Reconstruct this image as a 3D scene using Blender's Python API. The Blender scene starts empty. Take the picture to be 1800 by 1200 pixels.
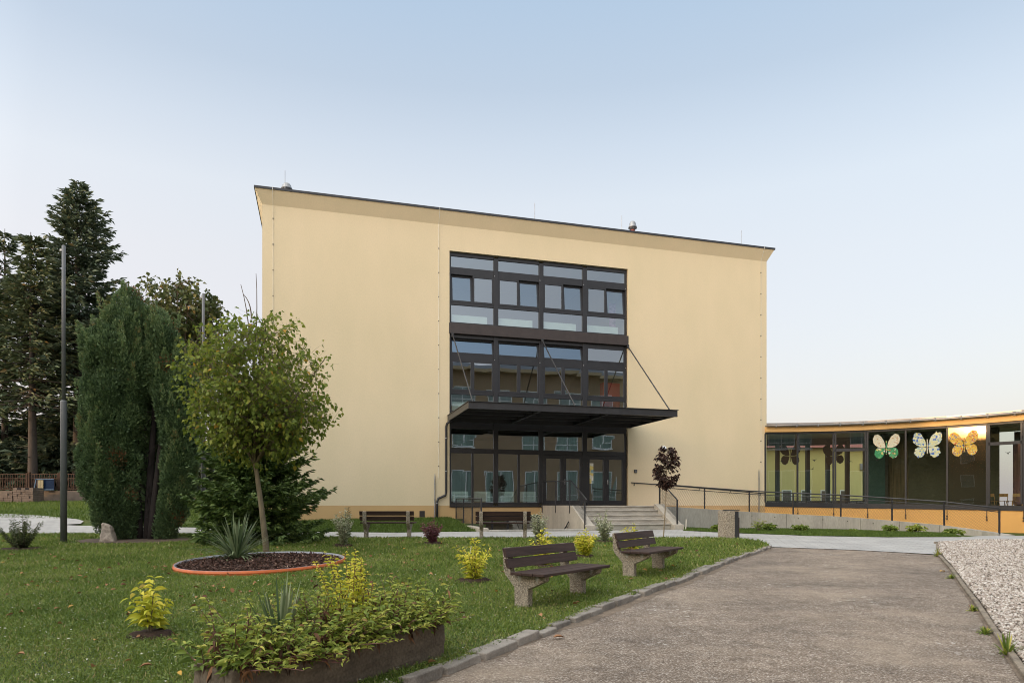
import bpy, bmesh, math, random
import numpy as np
from mathutils import Vector, Matrix

# ------------------------------------------------------------------ camera, sky, sun, exposure
SC = bpy.context.scene
COL = SC.collection
R = math.radians
F = 1200.0            # focal length in pixels of the 1800 px wide photograph
HZ = 888.0            # horizon row;  eye level is z = 0

cam_d = bpy.data.cameras.new("camera")
cam_d.sensor_width = 36.0; cam_d.lens = 24.0
cam_d.shift_y = (HZ - 600.0) / 1800.0
cam_d.clip_start = 0.05; cam_d.clip_end = 3000
cam = bpy.data.objects.new("camera", cam_d); COL.objects.link(cam)
cam.location = (0, 0, 0); cam.rotation_euler = (R(90), 0, 0)
SC.camera = cam

# the covered passage on the right: plan points of its curved glass front (x, y)
def pxd(px, D): return ((px - 900.0) / F * D, D)
WING = [pxd(1345, 32.6), pxd(1402, 32.5), pxd(1465, 32.2), pxd(1525, 31.7), pxd(1592, 30.9), pxd(1665, 30.0),
        pxd(1735, 29.0), pxd(1800, 28.0), pxd(1862, 26.9), pxd(1925, 25.6)]
# the low sun stands behind the camera, where the sixth pane mirrors it
_a, _b = WING[5], WING[6]
_t = Vector((_b[0] - _a[0], _b[1] - _a[1])).normalized()
_n = Vector((_t.y, -_t.x)); _n = _n if _n.y < 0 else -_n
_v = -Vector(((1726.5 - 900) / F, 1.0)).normalized()
_s = 2 * _n.dot(_v) * _n - _v
SUN_DIR = Vector((_s.x, _s.y, 133.0 / math.hypot(826.5, 1200))).normalized()
SUN_EL = math.asin(SUN_DIR.z)
sun_d = bpy.data.lights.new("sun", 'SUN')
sun_d.energy = 1.2; sun_d.angle = R(0.5); sun_d.color = (1.0, 0.66, 0.36)
sun = bpy.data.objects.new("sun", sun_d); COL.objects.link(sun)
sun.rotation_euler = SUN_DIR.to_track_quat('Z', 'Y').to_euler()

W = bpy.data.worlds.new("World"); SC.world = W; W.use_nodes = True
wn, wl = W.node_tree.nodes, W.node_tree.links
bg = wn["Background"]
sky = wn.new("ShaderNodeTexSky"); sky.sky_type = 'NISHITA'; sky.sun_disc = False
sky.sun_elevation = SUN_EL
sky.sun_rotation = math.atan2(SUN_DIR.x, SUN_DIR.y)
sky.air_density = 1.0; sky.dust_density = 5.0; sky.ozone_density = 1.0; sky.altitude = 300
# thin high haze over the clear sky: paler low down, brighter towards the sun
wtc = wn.new('ShaderNodeTexCoord'); wsep = wn.new('ShaderNodeSeparateXYZ'); wl.new(wtc.outputs['Generated'], wsep.inputs[0])
def wramp(stops):
    r = wn.new('ShaderNodeValToRGB'); e = r.color_ramp.elements
    while len(e) < len(stops): e.new(.5)
    for i, (p, c) in enumerate(stops): e[i].position = p; e[i].color = (*c, 1)
    return r
hz_el = wramp([(.0, (.36, .310, .318)), (.12, (.345, .308, .326)), (.32, (.345, .330, .340)), (.40, (.332, .335, .352)), (.46, (.285, .303, .336)), (.52, (.232, .262, .308)), (.61, (.194, .245, .312)), (.70, (.28, .32, .38)), (.84, (.62, .62, .62)), (1, (.70, .67, .64))])
wl.new(wsep.outputs['Z'], hz_el.inputs[0])
wdot = wn.new('ShaderNodeVectorMath'); wdot.operation = 'DOT_PRODUCT'; wdot.inputs[1].default_value = SUN_DIR; wl.new(wtc.outputs['Generated'], wdot.inputs[0])
wmr = wn.new('ShaderNodeMapRange'); wmr.inputs[1].default_value = -1; wmr.inputs[2].default_value = 1; wl.new(wdot.outputs['Value'], wmr.inputs[0])
hz_az = wramp([(0, (.15,) * 3), (.25, (.167,) * 3), (.5, (.184,) * 3), (.62, (.26, .26, .255)), (.75, (.50, .485, .45)), (1, (1.0, .88, .72))])
wl.new(wmr.outputs[0], hz_az.inputs[0])
wmul = wn.new('ShaderNodeVectorMath'); wmul.operation = 'MULTIPLY'; wl.new(hz_el.outputs[0], wmul.inputs[0]); wl.new(hz_az.outputs[0], wmul.inputs[1])
wsc = wn.new('ShaderNodeVectorMath'); wsc.operation = 'SCALE'; wsc.inputs['Scale'].default_value = 6 / .15; wl.new(wmul.outputs[0], wsc.inputs[0])
wadd = wn.new('ShaderNodeVectorMath'); wadd.operation = 'ADD'; wsk = wn.new('ShaderNodeVectorMath'); wsk.operation = 'SCALE'; wsk.inputs['Scale'].default_value = .6; wl.new(sky.outputs[0], wsk.inputs[0]); wl.new(wsk.outputs[0], wadd.inputs[0]); wl.new(wsc.outputs[0], wadd.inputs[1])
wl.new(wadd.outputs[0], bg.inputs[0]); bg.inputs[1].default_value = 0.15

SC.view_settings.view_transform = 'Standard'; SC.view_settings.look = 'None'
SC.view_settings.gamma = 1; SC.view_settings.exposure = 0.88
SC.render.engine = 'CYCLES'
SC.cycles.use_denoising = True
SC.cycles.filter_width = 1.0
SC.cycles.max_bounces = 8; SC.cycles.transparent_max_bounces = 16
SC.cycles.sample_clamp_indirect = 6.0
SC.cycles.caustics_reflective = False; SC.cycles.caustics_refractive = False

rng = np.random.default_rng(11)
random.seed(5)

# ------------------------------------------------------------------ ground height
def sstep(x, a, b):
    t = np.clip((np.asarray(x, float) - a) / (b - a), 0, 1); return t * t * (3 - 2 * t)
def G(x, y):
    y = np.asarray(y, float); x = np.asarray(x, float)
    L = np.interp(y, [-400, -20, 20.5, 24, 27, 34, 45, 60, 120, 900], [-1.97, -1.963, -.975, -.89, -.60, -.25, .28, .55, .9, 1.2])
    Rr = np.interp(y, [-400, -20, 20.5, 24, 28, 34, 60, 900], [-1.97, -1.963, -.975, -.93, -.90, -.95, -.95, -.5])
    Rr = Rr - .13 * sstep(x, 12, 19) * sstep(y, 19, 23) - .10 * sstep(x, 6.2, 8.5) * sstep(y, 21.5, 27)
    b = sstep(x, -3, 2)
    return L * (1 - b) + Rr * b
def g(x, y): return float(G(x, y))
def ray_g(px, py, off=0.0):
    """ground point seen at a pixel of the photograph"""
    lo, hi = 0.5, 80.0
    kx, kz = (px - 900) / F, (HZ - py) / F
    D = lo
    while D < hi:
        if kz * D < g(kx * D, D) + off: return (kx * D, D)
        D += .02
    return (kx * hi, hi)

# facade frame: local u along the facade, v inwards, z up
A = math.atan2(1200, 4206); cA, sA = math.cos(A), math.sin(A)
OX, OY = -9.66, 26.4
def loc(u, v): return (OX + u * cA - v * sA, OY + u * sA + v * cA)
def fu(px, v=0.0):
    k = (px - 900) / F; x0, y0 = loc(0, v)
    return (k * y0 - x0) / (cA - k * sA)
def fz(px, py, v=0.0):
    return (HZ - py) / F * loc(fu(px, v), v)[1]

# ------------------------------------------------------------------ mesh helpers
class MB:
    def __init__(s): s.v = []; s.f = []
    def add(s, vs, fs):
        n = len(s.v); s.v += [tuple(map(float, p)) for p in vs]; s.f += [tuple(n + i for i in f) for f in fs]; return s
    def box(s, x0, x1, y0, y1, z0, z1):
        return s.hexa([(x0, y0, z0), (x1, y0, z0), (x1, y1, z0), (x0, y1, z0), (x0, y0, z1), (x1, y0, z1), (x1, y1, z1), (x0, y1, z1)])
    def hexa(s, p):
        return s.add(p, [(3, 2, 1, 0), (4, 5, 6, 7), (0, 1, 5, 4), (1, 2, 6, 5), (2, 3, 7, 6), (3, 0, 4, 7)])
    def quad(s, a, b, c, d): return s.add([a, b, c, d], [(0, 1, 2, 3)])
    def bar(s, p, q, w, h, up=(0, 0, 1)):
        p, q, up = Vector(p), Vector(q), Vector(up); d = (q - p).normalized()
        r = d.cross(up)
        if r.length < 1e-4: r = d.cross(Vector((0, 1, 0)))
        r.normalize(); u = r.cross(d); r *= w / 2; u *= h / 2
        return s.hexa([p - r - u, p + r - u, q + r - u, q - r - u, p - r + u, p + r + u, q + r + u, q - r + u])
    def tube(s, pts, r, n=8, cap=True):
        P = [Vector(p) for p in pts]; m = len(P)
        rr = list(r) if hasattr(r, '__len__') else [r] * m
        vs, fs = [], []; ref = None
        for i in range(m):
            d = (P[min(i + 1, m - 1)] - P[max(i - 1, 0)])
            d = d.normalized() if d.length > 1e-9 else Vector((0, 0, 1))
            if ref is None: ref = Vector((1, 0, 0)) if abs(d.x) < .8 else Vector((0, 1, 0))
            a = (ref - d * ref.dot(d)).normalized(); b = d.cross(a); ref = a
            for k in range(n):
                t = 2 * math.pi * k / n; vs.append(P[i] + (a * math.cos(t) + b * math.sin(t)) * rr[i])
        for i in range(m - 1):
            for k in range(n):
                k2 = (k + 1) % n; fs.append((i * n + k, i * n + k2, (i + 1) * n + k2, (i + 1) * n + k))
        if cap: fs += [tuple(range(n - 1, -1, -1)), tuple((m - 1) * n + k for k in range(n))]
        return s.add(vs, fs)
    def prism(s, poly, fa, fb):
        """poly: 2-D points; fa, fb map a 2-D point to the two 3-D caps"""
        n = len(poly); vs = [fa(*p) for p in poly] + [fb(*p) for p in poly]
        fs = [tuple(range(n)), tuple(range(2 * n - 1, n - 1, -1))] + [(i, n + i, n + (i + 1) % n, (i + 1) % n) for i in range(n)]
        return s.add(vs, fs)
    def lathe(s, prof, n=20, c=(0, 0, 0)):
        vs, fs = [], []; m = len(prof)
        for (r, z) in prof:
            for k in range(n):
                t = 2 * math.pi * k / n; vs.append((c[0] + r * math.cos(t), c[1] + r * math.sin(t), c[2] + z))
        for i in range(m - 1):
            for k in range(n):
                k2 = (k + 1) % n; fs.append((i * n + k, i * n + k2, (i + 1) * n + k2, (i + 1) * n + k))
        fs += [tuple(range(n - 1, -1, -1)), tuple((m - 1) * n + k for k in range(n))]
        return s.add(vs, fs)

def link(o, parent=None):
    COL.objects.link(o)
    if parent is not None: o.parent = parent
    return o
def obj(name, mb, mat, parent=None, smooth=False, bevel=0, loc=None):
    me = bpy.data.meshes.new(name); me.from_pydata(mb.v, [], mb.f)
    bm = bmesh.new(); bm.from_mesh(me); bmesh.ops.recalc_face_normals(bm, faces=bm.faces); bm.to_mesh(me); bm.free()
    me.materials.append(mat)
    if smooth: me.polygons.foreach_set('use_smooth', [True] * len(me.polygons))
    o = link(bpy.data.objects.new(name, me), parent)
    if loc is not None: o.location = loc
    if bevel:
        m = o.modifiers.new('bevel', 'BEVEL'); m.width = bevel; m.segments = 2; m.limit_method = 'ANGLE'
    return o
def objs(name, mb, mat, parent=None, smooth=False, bevel=0):
    """one object for each loose piece"""
    n = len(mb.v); up = list(range(n))
    def fd(i):
        while up[i] != i: up[i] = up[up[i]]; i = up[i]
        return i
    for f in mb.f:
        for k in f[1:]: up[fd(k)] = fd(f[0])
    grp = {}
    for f in mb.f: grp.setdefault(fd(f[0]), []).append(f)
    out = []
    for fs in grp.values():
        ids = sorted({k for f in fs for k in f}); mp = {k: i for i, k in enumerate(ids)}
        out.append(obj(name, MB().add([mb.v[k] for k in ids], [[mp[k] for k in f] for f in fs]), mat, parent, smooth, bevel))
    return out
def tag(o, label, cat, group=None):
    o['label'] = label; o['category'] = cat
    if group: o['group'] = group
    return o
def thing(name, label, cat, loc=(0, 0, 0), rz=0.0, group=None):
    o = bpy.data.objects.new(name, None); COL.objects.link(o); o.empty_display_size = .2
    o.location = loc; o.rotation_euler = (0, 0, rz); return tag(o, label, cat, group)
def kind(o, k): o['kind'] = k; return o
def dup(root, loc=None, rz=None, label=None, scale=None):
    def cp(o, p):
        c = o.copy(); COL.objects.link(c)
        if p is not None: c.parent = p
        for ch in o.children: cp(ch, c)
        return c
    c = cp(root, None)
    if loc is not None: c.location = loc
    if rz is not None: c.rotation_euler = (0, 0, rz)
    if scale is not None: c.scale = (scale,) * 3 if not hasattr(scale, '__len__') else scale
    if label: c['label'] = label
    return c

def npmesh(name, V, Fc, mat, parent=None, tint=None, smooth=False, nside=3):
    me = bpy.data.meshes.new(name); V = np.asarray(V, np.float32).reshape(-1, 3); Fc = np.asarray(Fc, np.int32).reshape(-1, nside)
    me.vertices.add(len(V)); me.vertices.foreach_set('co', V.ravel())
    me.loops.add(Fc.size); me.loops.foreach_set('vertex_index', Fc.ravel())
    me.polygons.add(len(Fc)); me.polygons.foreach_set('loop_start', np.arange(0, Fc.size, nside, dtype=np.int32))
    if tint is not None:
        a = me.attributes.new('tint', 'FLOAT', 'FACE'); a.data.foreach_set('value', np.asarray(tint, np.float32))
    if smooth: me.polygons.foreach_set('use_smooth', np.ones(len(Fc), bool))
    me.update(calc_edges=True); me.validate()
    me.materials.append(mat)
    return link(bpy.data.objects.new(name, me), parent)

def unit(a):
    return a / np.maximum(np.linalg.norm(a, axis=-1, keepdims=True), 1e-9)
def rdir(n): return unit(rng.normal(size=(n, 3)))

def leaves(name, C, D, L, Wd, mat, parent, tint, fold=.25, droop=.25, rich=False, N=None):
    """leaf meshes at C pointing along D; two or four triangles each"""
    C = np.asarray(C, float); n = len(C); D = unit(np.asarray(D, float))
    L = np.broadcast_to(np.asarray(L, float), (n,))[:, None]; Wd = np.broadcast_to(np.asarray(Wd, float), (n,))[:, None]
    if N is None:
        N = rdir(n); N[:, 2] += .6
    S = unit(np.cross(D, N)); U = np.cross(S, D)
    if not rich:
        base = C; tip = C + D * L - np.array([0, 0, 1]) * droop * L * .6
        mid = C + D * L * .45
        a = mid + S * Wd * .5 + U * Wd * fold; b = mid - S * Wd * .5 + U * Wd * fold
        V = np.stack([base, a, tip, b], 1); k = np.arange(n)[:, None] * 4
        Fc = np.concatenate([k + [0, 1, 2], k + [0, 2, 3]], 1).reshape(-1, 3); t = np.repeat(tint, 2)
    else:
        z = np.array([0, 0, 1.0])
        m1 = C + D * L * .3; m2 = C + D * L * .65 - z * droop * L * .18; tip = C + D * L - z * droop * L * .62
        V = np.stack([C, m1 + S * Wd * .46 + U * Wd * fold, m1, m1 - S * Wd * .46 + U * Wd * fold,
                      m2 + S * Wd * .4 + U * Wd * fold, m2, m2 - S * Wd * .4 + U * Wd * fold, tip], 1)
        k = np.arange(n)[:, None] * 8
        T = [[0, 1, 2], [0, 2, 3], [1, 4, 5], [1, 5, 2], [2, 5, 6], [2, 6, 3], [4, 7, 5], [5, 7, 6]]
        Fc = np.concatenate([k + q for q in T], 1).reshape(-1, 3); t = np.repeat(tint, 8)
    return npmesh(name, V, Fc, mat, parent, t)

# ------------------------------------------------------------------ materials
def newmat(name):
    m = bpy.data.materials.new(name); m.use_nodes = True
    return m, m.node_tree.nodes, m.node_tree.links, m.node_tree.nodes['Principled BSDF']
def ramp(nd, stops, interp='LINEAR'):
    r = nd.new('ShaderNodeValToRGB'); r.color_ramp.interpolation = interp
    e = r.color_ramp.elements
    while len(e) < len(stops): e.new(.5)
    for i, (p, c) in enumerate(stops): e[i].position = p; e[i].color = (*c, 1) if len(c) == 3 else c
    return r
def mul(c, k): return tuple(min(1, x * k) for x in c)
def M(name, col, rough=.7, var=.12, scale=2.0, bump=0.0, bscale=60.0, metal=0.0, spec=.5, fine=0.0, fscale=80.0, coord='Object', stretch=(1, 1, 1), col2=None):
    m, nd, lk, p = newmat(name)
    tc = nd.new('ShaderNodeTexCoord'); mp = nd.new('ShaderNodeMapping'); mp.inputs['Scale'].default_value = stretch
    lk.new(tc.outputs[coord], mp.inputs[0])
    n1 = nd.new('ShaderNodeTexNoise'); n1.inputs['Scale'].default_value = scale; n1.inputs['Detail'].default_value = 6; n1.inputs['Roughness'].default_value = .6
    lk.new(mp.outputs[0], n1.inputs['Vector'])
    r = ramp(nd, [(.3, mul(col, 1 - var)), (.7, col2 if col2 else mul(col, 1 + var))]); lk.new(n1.outputs[0], r.inputs[0])
    out = r.outputs[0]
    if fine:
        n2 = nd.new('ShaderNodeTexNoise'); n2.inputs['Scale'].default_value = fscale; n2.inputs['Detail'].default_value = 3
        lk.new(mp.outputs[0], n2.inputs['Vector'])
        r2 = ramp(nd, [(.3, (1 - fine,) * 3), (.7, (1 + fine,) * 3)]); lk.new(n2.outputs[0], r2.inputs[0])
        mx = nd.new('ShaderNodeMix'); mx.data_type = 'RGBA'; mx.blend_type = 'MULTIPLY'; mx.inputs[0].default_value = 1
        lk.new(out, mx.inputs[6]); lk.new(r2.outputs[0], mx.inputs[7]); out = mx.outputs[2]
    lk.new(out, p.inputs['Base Color'])
    p.inputs['Roughness'].default_value = rough; p.inputs['Metallic'].default_value = metal
    p.inputs['Specular IOR Level'].default_value = spec
    if bump:
        n3 = nd.new('ShaderNodeTexNoise'); n3.inputs['Scale'].default_value = bscale; n3.inputs['Detail'].default_value = 4
        lk.new(mp.outputs[0], n3.inputs['Vector'])
        b = nd.new('ShaderNodeBump'); b.inputs['Strength'].default_value = bump; b.inputs['Distance'].default_value = .01
        lk.new(n3.outputs[0], b.inputs['Height']); lk.new(b.outputs[0], p.inputs['Normal'])
    return m
def leafmat(name, stops, transl=.3, rough=.55):
    m, nd, lk, p = newmat(name)
    at = nd.new('ShaderNodeAttribute'); at.attribute_name = 'tint'
    r = ramp(nd, stops); lk.new(at.outputs['Fac'], r.inputs[0])
    lk.new(r.outputs[0], p.inputs['Base Color']); p.inputs['Roughness'].default_value = rough; p.inputs['Specular IOR Level'].default_value = .3
    t = nd.new('ShaderNodeBsdfTranslucent'); lk.new(r.outputs[0], t.inputs[0])
    mx = nd.new('ShaderNodeMixShader'); mx.inputs[0].default_value = transl
    lk.new(p.outputs[0], mx.inputs[1]); lk.new(t.outputs[0], mx.inputs[2]); lk.new(mx.outputs[0], nd['Material Output'].inputs[0])
    return m
def glassmat(name, tint=(.8, .88, .84), base=.22, rough=0.0, refl=(1, 1, 1), dust_or_glow=0.0):
    m, nd, lk, p = newmat(name); nd.remove(p)
    t = nd.new('ShaderNodeBsdfTransparent'); t.inputs[0].default_value = (*tint, 1)
    gl = nd.new('ShaderNodeBsdfGlossy'); gl.inputs['Roughness'].default_value = rough; gl.inputs[0].default_value = (*refl, 1)
    lw = nd.new('ShaderNodeLayerWeight'); lw.inputs[0].default_value = .5
    pw = nd.new('ShaderNodeMath'); pw.operation = 'POWER'; pw.inputs[1].default_value = 4; lk.new(lw.outputs['Facing'], pw.inputs[0])
    ma = nd.new('ShaderNodeMath'); ma.operation = 'MULTIPLY_ADD'; ma.inputs[1].default_value = .6; ma.inputs[2].default_value = base
    lk.new(pw.outputs[0], ma.inputs[0])
    # panes are never perfectly flat
    tc = nd.new('ShaderNodeTexCoord'); nz = nd.new('ShaderNodeTexNoise'); nz.inputs['Scale'].default_value = 1.3; nz.inputs['Detail'].default_value = 1
    lk.new(tc.outputs['Object'], nz.inputs['Vector'])
    b = nd.new('ShaderNodeBump'); b.inputs['Strength'].default_value = .04; b.inputs['Distance'].default_value = .02
    lk.new(nz.outputs[0], b.inputs['Height']); lk.new(b.outputs[0], gl.inputs['Normal'])
    mx = nd.new('ShaderNodeMixShader'); lk.new(ma.outputs[0], mx.inputs[0]); lk.new(t.outputs[0], mx.inputs[1]); lk.new(gl.outputs[0], mx.inputs[2])
    if dust_or_glow:      # added warm gloss imitates the glow round the mirrored sun
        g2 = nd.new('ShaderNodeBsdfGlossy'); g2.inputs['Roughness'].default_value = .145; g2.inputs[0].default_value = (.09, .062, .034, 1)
        m2 = nd.new('ShaderNodeMixShader'); m2.inputs[0].default_value = dust_or_glow; lk.new(mx.outputs[0], m2.inputs[1]); lk.new(g2.outputs[0], m2.inputs[2]); mx = m2
    lk.new(mx.outputs[0], nd['Material Output'].inputs[0]); return m

STUCCO = M('cream_stucco', (.69, .595, .395), .9, .05, .5, bump=.3, bscale=90, fine=.035, fscale=30, stretch=(1, 1, .45), col2=(.725, .612, .418))
PLINTH = M('ochre_plinth', (.55, .37, .175), .9, .05, .6, bump=.25, bscale=90)
ORANGE = M('orange_plinth', (.68, .38, .12), .9, .05, .6, bump=.2, bscale=90)
FRAME = M('anthracite_frame', (.019, .020, .024), .42, .15, 3)
FRAMEB = M('brown_steel', (.042, .032, .030), .5, .18, 4, bump=.1, bscale=30)
STEEL = M('anthracite_steel', (.028, .028, .031), .45, .2, 4, bump=.05)
ZINC = M('zinc', (.32, .33, .34), .45, .15, 6, metal=.6)
DARKROOF = M('roof_sheet', (.03, .033, .04), .5, .2, 3)
ROOFGREY = M('roof_membrane', (.16, .16, .16), .85, .2, 1)
WHITE = M('white_enamel', (.72, .74, .72), .4, .05, 4)
LAMPW = M('opal_glass', (.8, .82, .86), .25, .03, 4)
INTWALL = M('interior_plaster', (.34, .29, .22), .9, .08, .7)
INTFLOOR = M('interior_floor', (.16, .13, .1), .5, .15, 1)
INTDARK = M('interior_dark', (.10, .085, .065), .85, .15, .6)
GLASS = glassmat('window_glass', base=.32, tint=(.70, .82, .78), refl=(.80, .91, 1.0))
SGLASS = glassmat('sun_glow_passage_glass', dust_or_glow=.3, base=.14, tint=(.80, .88, .84))  # glow of the mirrored sun is built into this pane's gloss
WGLASS = glassmat('passage_glass', base=.12, tint=(.80, .88, .84))
CONC = M('cast_concrete', (.44, .40, .335), .85, .2, 1.2, bump=.2, bscale=50, fine=.08, fscale=25, stretch=(1, 1, .35))
CONCG = M('grey_concrete', (.33, .315, .275), .85, .22, 1.4, bump=.2, bscale=50, fine=.1, fscale=22, stretch=(1, 1, .3))
STEP = M('worn_concrete', (.40, .37, .32), .85, .28, 3.5, bump=.25, bscale=60, fine=.12, fscale=35, stretch=(.5, 1, 2))
BARK = M('bark', (.12, .09, .065), .95, .35, 9, bump=.6, bscale=40, stretch=(1, 1, .3))
BARKL = M('young_bark', (.24, .19, .12), .85, .3, 10, bump=.3, bscale=50, stretch=(1, 1, .3))
TRUNKF = M('far_bark', (.055, .045, .04), .95, .35, 3, bump=.6, bscale=20, stretch=(1, 1, .3))
BARKD = M('red_brown_bark', (.020, .014, .012), .95, .35, 9, bump=.6, bscale=40, stretch=(1, 1, .25))
WOOD = M('dark_plank', (.050, .031, .026), .6, .35, 3, bump=.25, bscale=20, fine=.2, fscale=30, stretch=(.4, 8, 8), spec=.2)
POLE = M('painted_pole', (.12, .125, .13), .45, .12, 2)
def aggregate(name, base, dots, sc):
    m, nd, lk, p = newmat(name)
    tc = nd.new('ShaderNodeTexCoord'); v = nd.new('ShaderNodeTexVoronoi'); v.inputs['Scale'].default_value = sc
    lk.new(tc.outputs['Object'], v.inputs['Vector'])
    sp = nd.new('ShaderNodeSeparateColor'); lk.new(v.outputs['Color'], sp.inputs[0])
    r = ramp(nd, dots, 'CONSTANT'); lk.new(sp.outputs[0], r.inputs[0])
    e = ramp(nd, [(.25, (1, 1, 1)), (.6, (.35, .33, .3))]); lk.new(v.outputs['Distance'], e.inputs[0])
    mx = nd.new('ShaderNodeMix'); mx.data_type = 'RGBA'; mx.blend_type = 'MULTIPLY'; mx.inputs[0].default_value = 1
    lk.new(r.outputs[0], mx.inputs[6]); lk.new(e.outputs[0], mx.inputs[7])
    lk.new(mx.outputs[2], p.inputs['Base Color']); p.inputs['Roughness'].default_value = .85
    b = nd.new('ShaderNodeBump'); b.inputs['Strength'].default_value = .6; b.inputs['Distance'].default_value = .01; b.invert = True
    lk.new(v.outputs['Distance'], b.inputs['Height']); lk.new(b.outputs[0], p.inputs['Normal'])
    return m
AGG = aggregate('exposed_aggregate', 0, [(0, (.38, .32, .24)), (.3, (.54, .47, .37)), (.55, (.62, .56, .46)), (.8, (.27, .22, .17)), (.9, (.66, .61, .53))], 95)

def groundmat(name, kindm):
    m, nd, lk, p = newmat(name)
    ge = nd.new('ShaderNodeNewGeometry'); P = ge.outputs['Position']
    def noise(sc, det=5, ro=.6):
        n = nd.new('ShaderNodeTexNoise'); n.inputs['Scale'].default_value = sc; n.inputs['Detail'].default_value = det; n.inputs['Roughness'].default_value = ro
        lk.new(P, n.inputs['Vector']); return n.outputs[0]
    def mix(a, b, mode='MULTIPLY', f=1.0):
        x = nd.new('ShaderNodeMix'); x.data_type = 'RGBA'; x.blend_type = mode
        if isinstance(f, float): x.inputs[0].default_value = f
        else: lk.new(f, x.inputs[0])
        lk.new(a, x.inputs[6]); lk.new(b, x.inputs[7]); return x.outputs[2]
    def rp(src, stops, it='LINEAR'):
        r = ramp(nd, stops, it); lk.new(src, r.inputs[0]); return r.outputs[0]
    hgt = None
    if kindm == 'grass':
        a = rp(noise(.9), [(.3, (.055, .092, .020)), (.5, (.092, .135, .032)), (.72, (.16, .16, .058))])
        b = rp(noise(28, 4), [(.3, (.35, .4, .35)), (.65, (1.25, 1.2, 1.1))])
        c = rp(noise(120, 2), [(.3, (.4, .4, .4)), (.7, (1.5, 1.45, 1.4))])
        col = mix(mix(a, b), c); hgt = noise(60, 4); st, di = .9, .05; rg = .95
    elif kindm == 'road':
        v = nd.new('ShaderNodeTexVoronoi'); v.inputs['Scale'].default_value = 76; lk.new(P, v.inputs['Vector'])
        sp = nd.new('ShaderNodeSeparateColor'); lk.new(v.outputs['Color'], sp.inputs[0])
        sto = rp(sp.outputs[0], [(0, (.175, .142, .115)), (.2, (.265, .222, .184)), (.45, (.33, .285, .243)), (.66, (.225, .19, .16)), (.82, (.40, .36, .318)), (.95, (.50, .46, .42))], 'CONSTANT')
        edge = rp(v.outputs['Distance'], [(.2, (1, 1, 1)), (.62, (.68, .64, .6))])
        big = rp(noise(.55, 6, .65), [(.3, (.60, .60, .61)), (.45, (.92, .91, .90)), (.65, (1.13, 1.11, 1.08))])
        mid = rp(noise(5, 4), [(.35, (.8, .79, .78)), (.65, (1.12, 1.12, 1.12))])
        dust_or_glow = rp(noise(.33, 5, .7), [(.52, (0, 0, 0)), (.72, (.75, .75, .75))])
        pl = nd.new('ShaderNodeRGB'); pl.outputs[0].default_value = (.36, .29, .22, 1)
        col = mix(mix(mix(sto, edge), big), mid)
        col = mix(col, pl.outputs[0], 'MIX', nd_sep(nd, lk, dust_or_glow))
        ch = nd.new('ShaderNodeMath'); ch.operation = 'MULTIPLY'      # pale flaked patches
        c1 = rp(noise(13, 3), [(.60, (0, 0, 0)), (.64, (1, 1, 1))]); c2 = rp(noise(.8, 2), [(.55, (0, 0, 0)), (.66, (.85, .85, .85))])
        lk.new(nd_sep(nd, lk, c1), ch.inputs[0]); lk.new(nd_sep(nd, lk, c2), ch.inputs[1])
        pc = nd.new('ShaderNodeRGB'); pc.outputs[0].default_value = (.46, .43, .39, 1); col = mix(col, pc.outputs[0], 'MIX', ch.outputs[0])
        hgt = v.outputs['Distance']; st, di = .5, -.01; rg = .9
    elif kindm == 'pavers':
        tc = nd.new('ShaderNodeMapping'); tc.inputs['Rotation'].default_value = (0, 0, A); lk.new(P, tc.inputs[0])
        b = nd.new('ShaderNodeTexBrick'); lk.new(tc.outputs[0], b.inputs['Vector'])
        b.inputs['Color1'].default_value = (.345, .34, .33, 1); b.inputs['Color2'].default_value = (.40, .395, .38, 1); b.inputs['Mortar'].default_value = (.2, .19, .175, 1)
        b.inputs['Scale'].default_value = 1; b.inputs['Brick Width'].default_value = .4; b.inputs['Row Height'].default_value = .2; b.inputs['Mortar Size'].default_value = .007
        col = mix(b.outputs[0], rp(noise(1.1), [(.3, (.86, .86, .86)), (.7, (1.1, 1.1, 1.1))]))
        col = mix(col, rp(noise(70, 2), [(.3, (.9, .9, .9)), (.7, (1.08, 1.08, 1.08))])); hgt = b.outputs['Fac']; st, di = .4, -.006; rg = .85
    elif kindm == 'gravel':
        v = nd.new('ShaderNodeTexVoronoi'); v.inputs['Scale'].default_value = 34; lk.new(P, v.inputs['Vector'])
        sp = nd.new('ShaderNodeSeparateColor'); lk.new(v.outputs['Color'], sp.inputs[0])
        sto = rp(sp.outputs[0], [(0, (.24, .2, .17)), (.2, (.40, .35, .30)), (.5, (.52, .465, .42)), (.8, (.62, .58, .54))], 'CONSTANT')
        col = mix(sto, rp(v.outputs['Distance'], [(.25, (1, 1, 1)), (.65, (.55, .51, .48))])); hgt = v.outputs['Distance']; st, di = .8, -.02; rg = .9
    elif kindm == 'soil':
        col = rp(noise(30, 6, .7), [(.3, (.022, .014, .01)), (.7, (.075, .047, .034))]); hgt = noise(45, 5); st, di = .9, .03; rg = .95
    lk.new(col, p.inputs['Base Color']); p.inputs['Roughness'].default_value = rg; p.inputs['Specular IOR Level'].default_value = .25
    bp = nd.new('ShaderNodeBump'); bp.inputs['Strength'].default_value = st; bp.inputs['Distance'].default_value = abs(di); bp.invert = di < 0
    lk.new(hgt, bp.inputs['Height']); lk.new(bp.outputs[0], p.inputs['Normal']); return m
def nd_sep(nd, lk, colout):
    s = nd.new('ShaderNodeSeparateColor'); lk.new(colout, s.inputs[0]); return s.outputs[0]
GRASS = groundmat('grass_ground', 'grass'); ROAD = groundmat('aggregate_asphalt', 'road'); PAVE = groundmat('grey_pavers', 'pavers')
GRAV = groundmat('gravel_ground', 'gravel'); SOIL = groundmat('dark_soil', 'soil')
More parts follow.
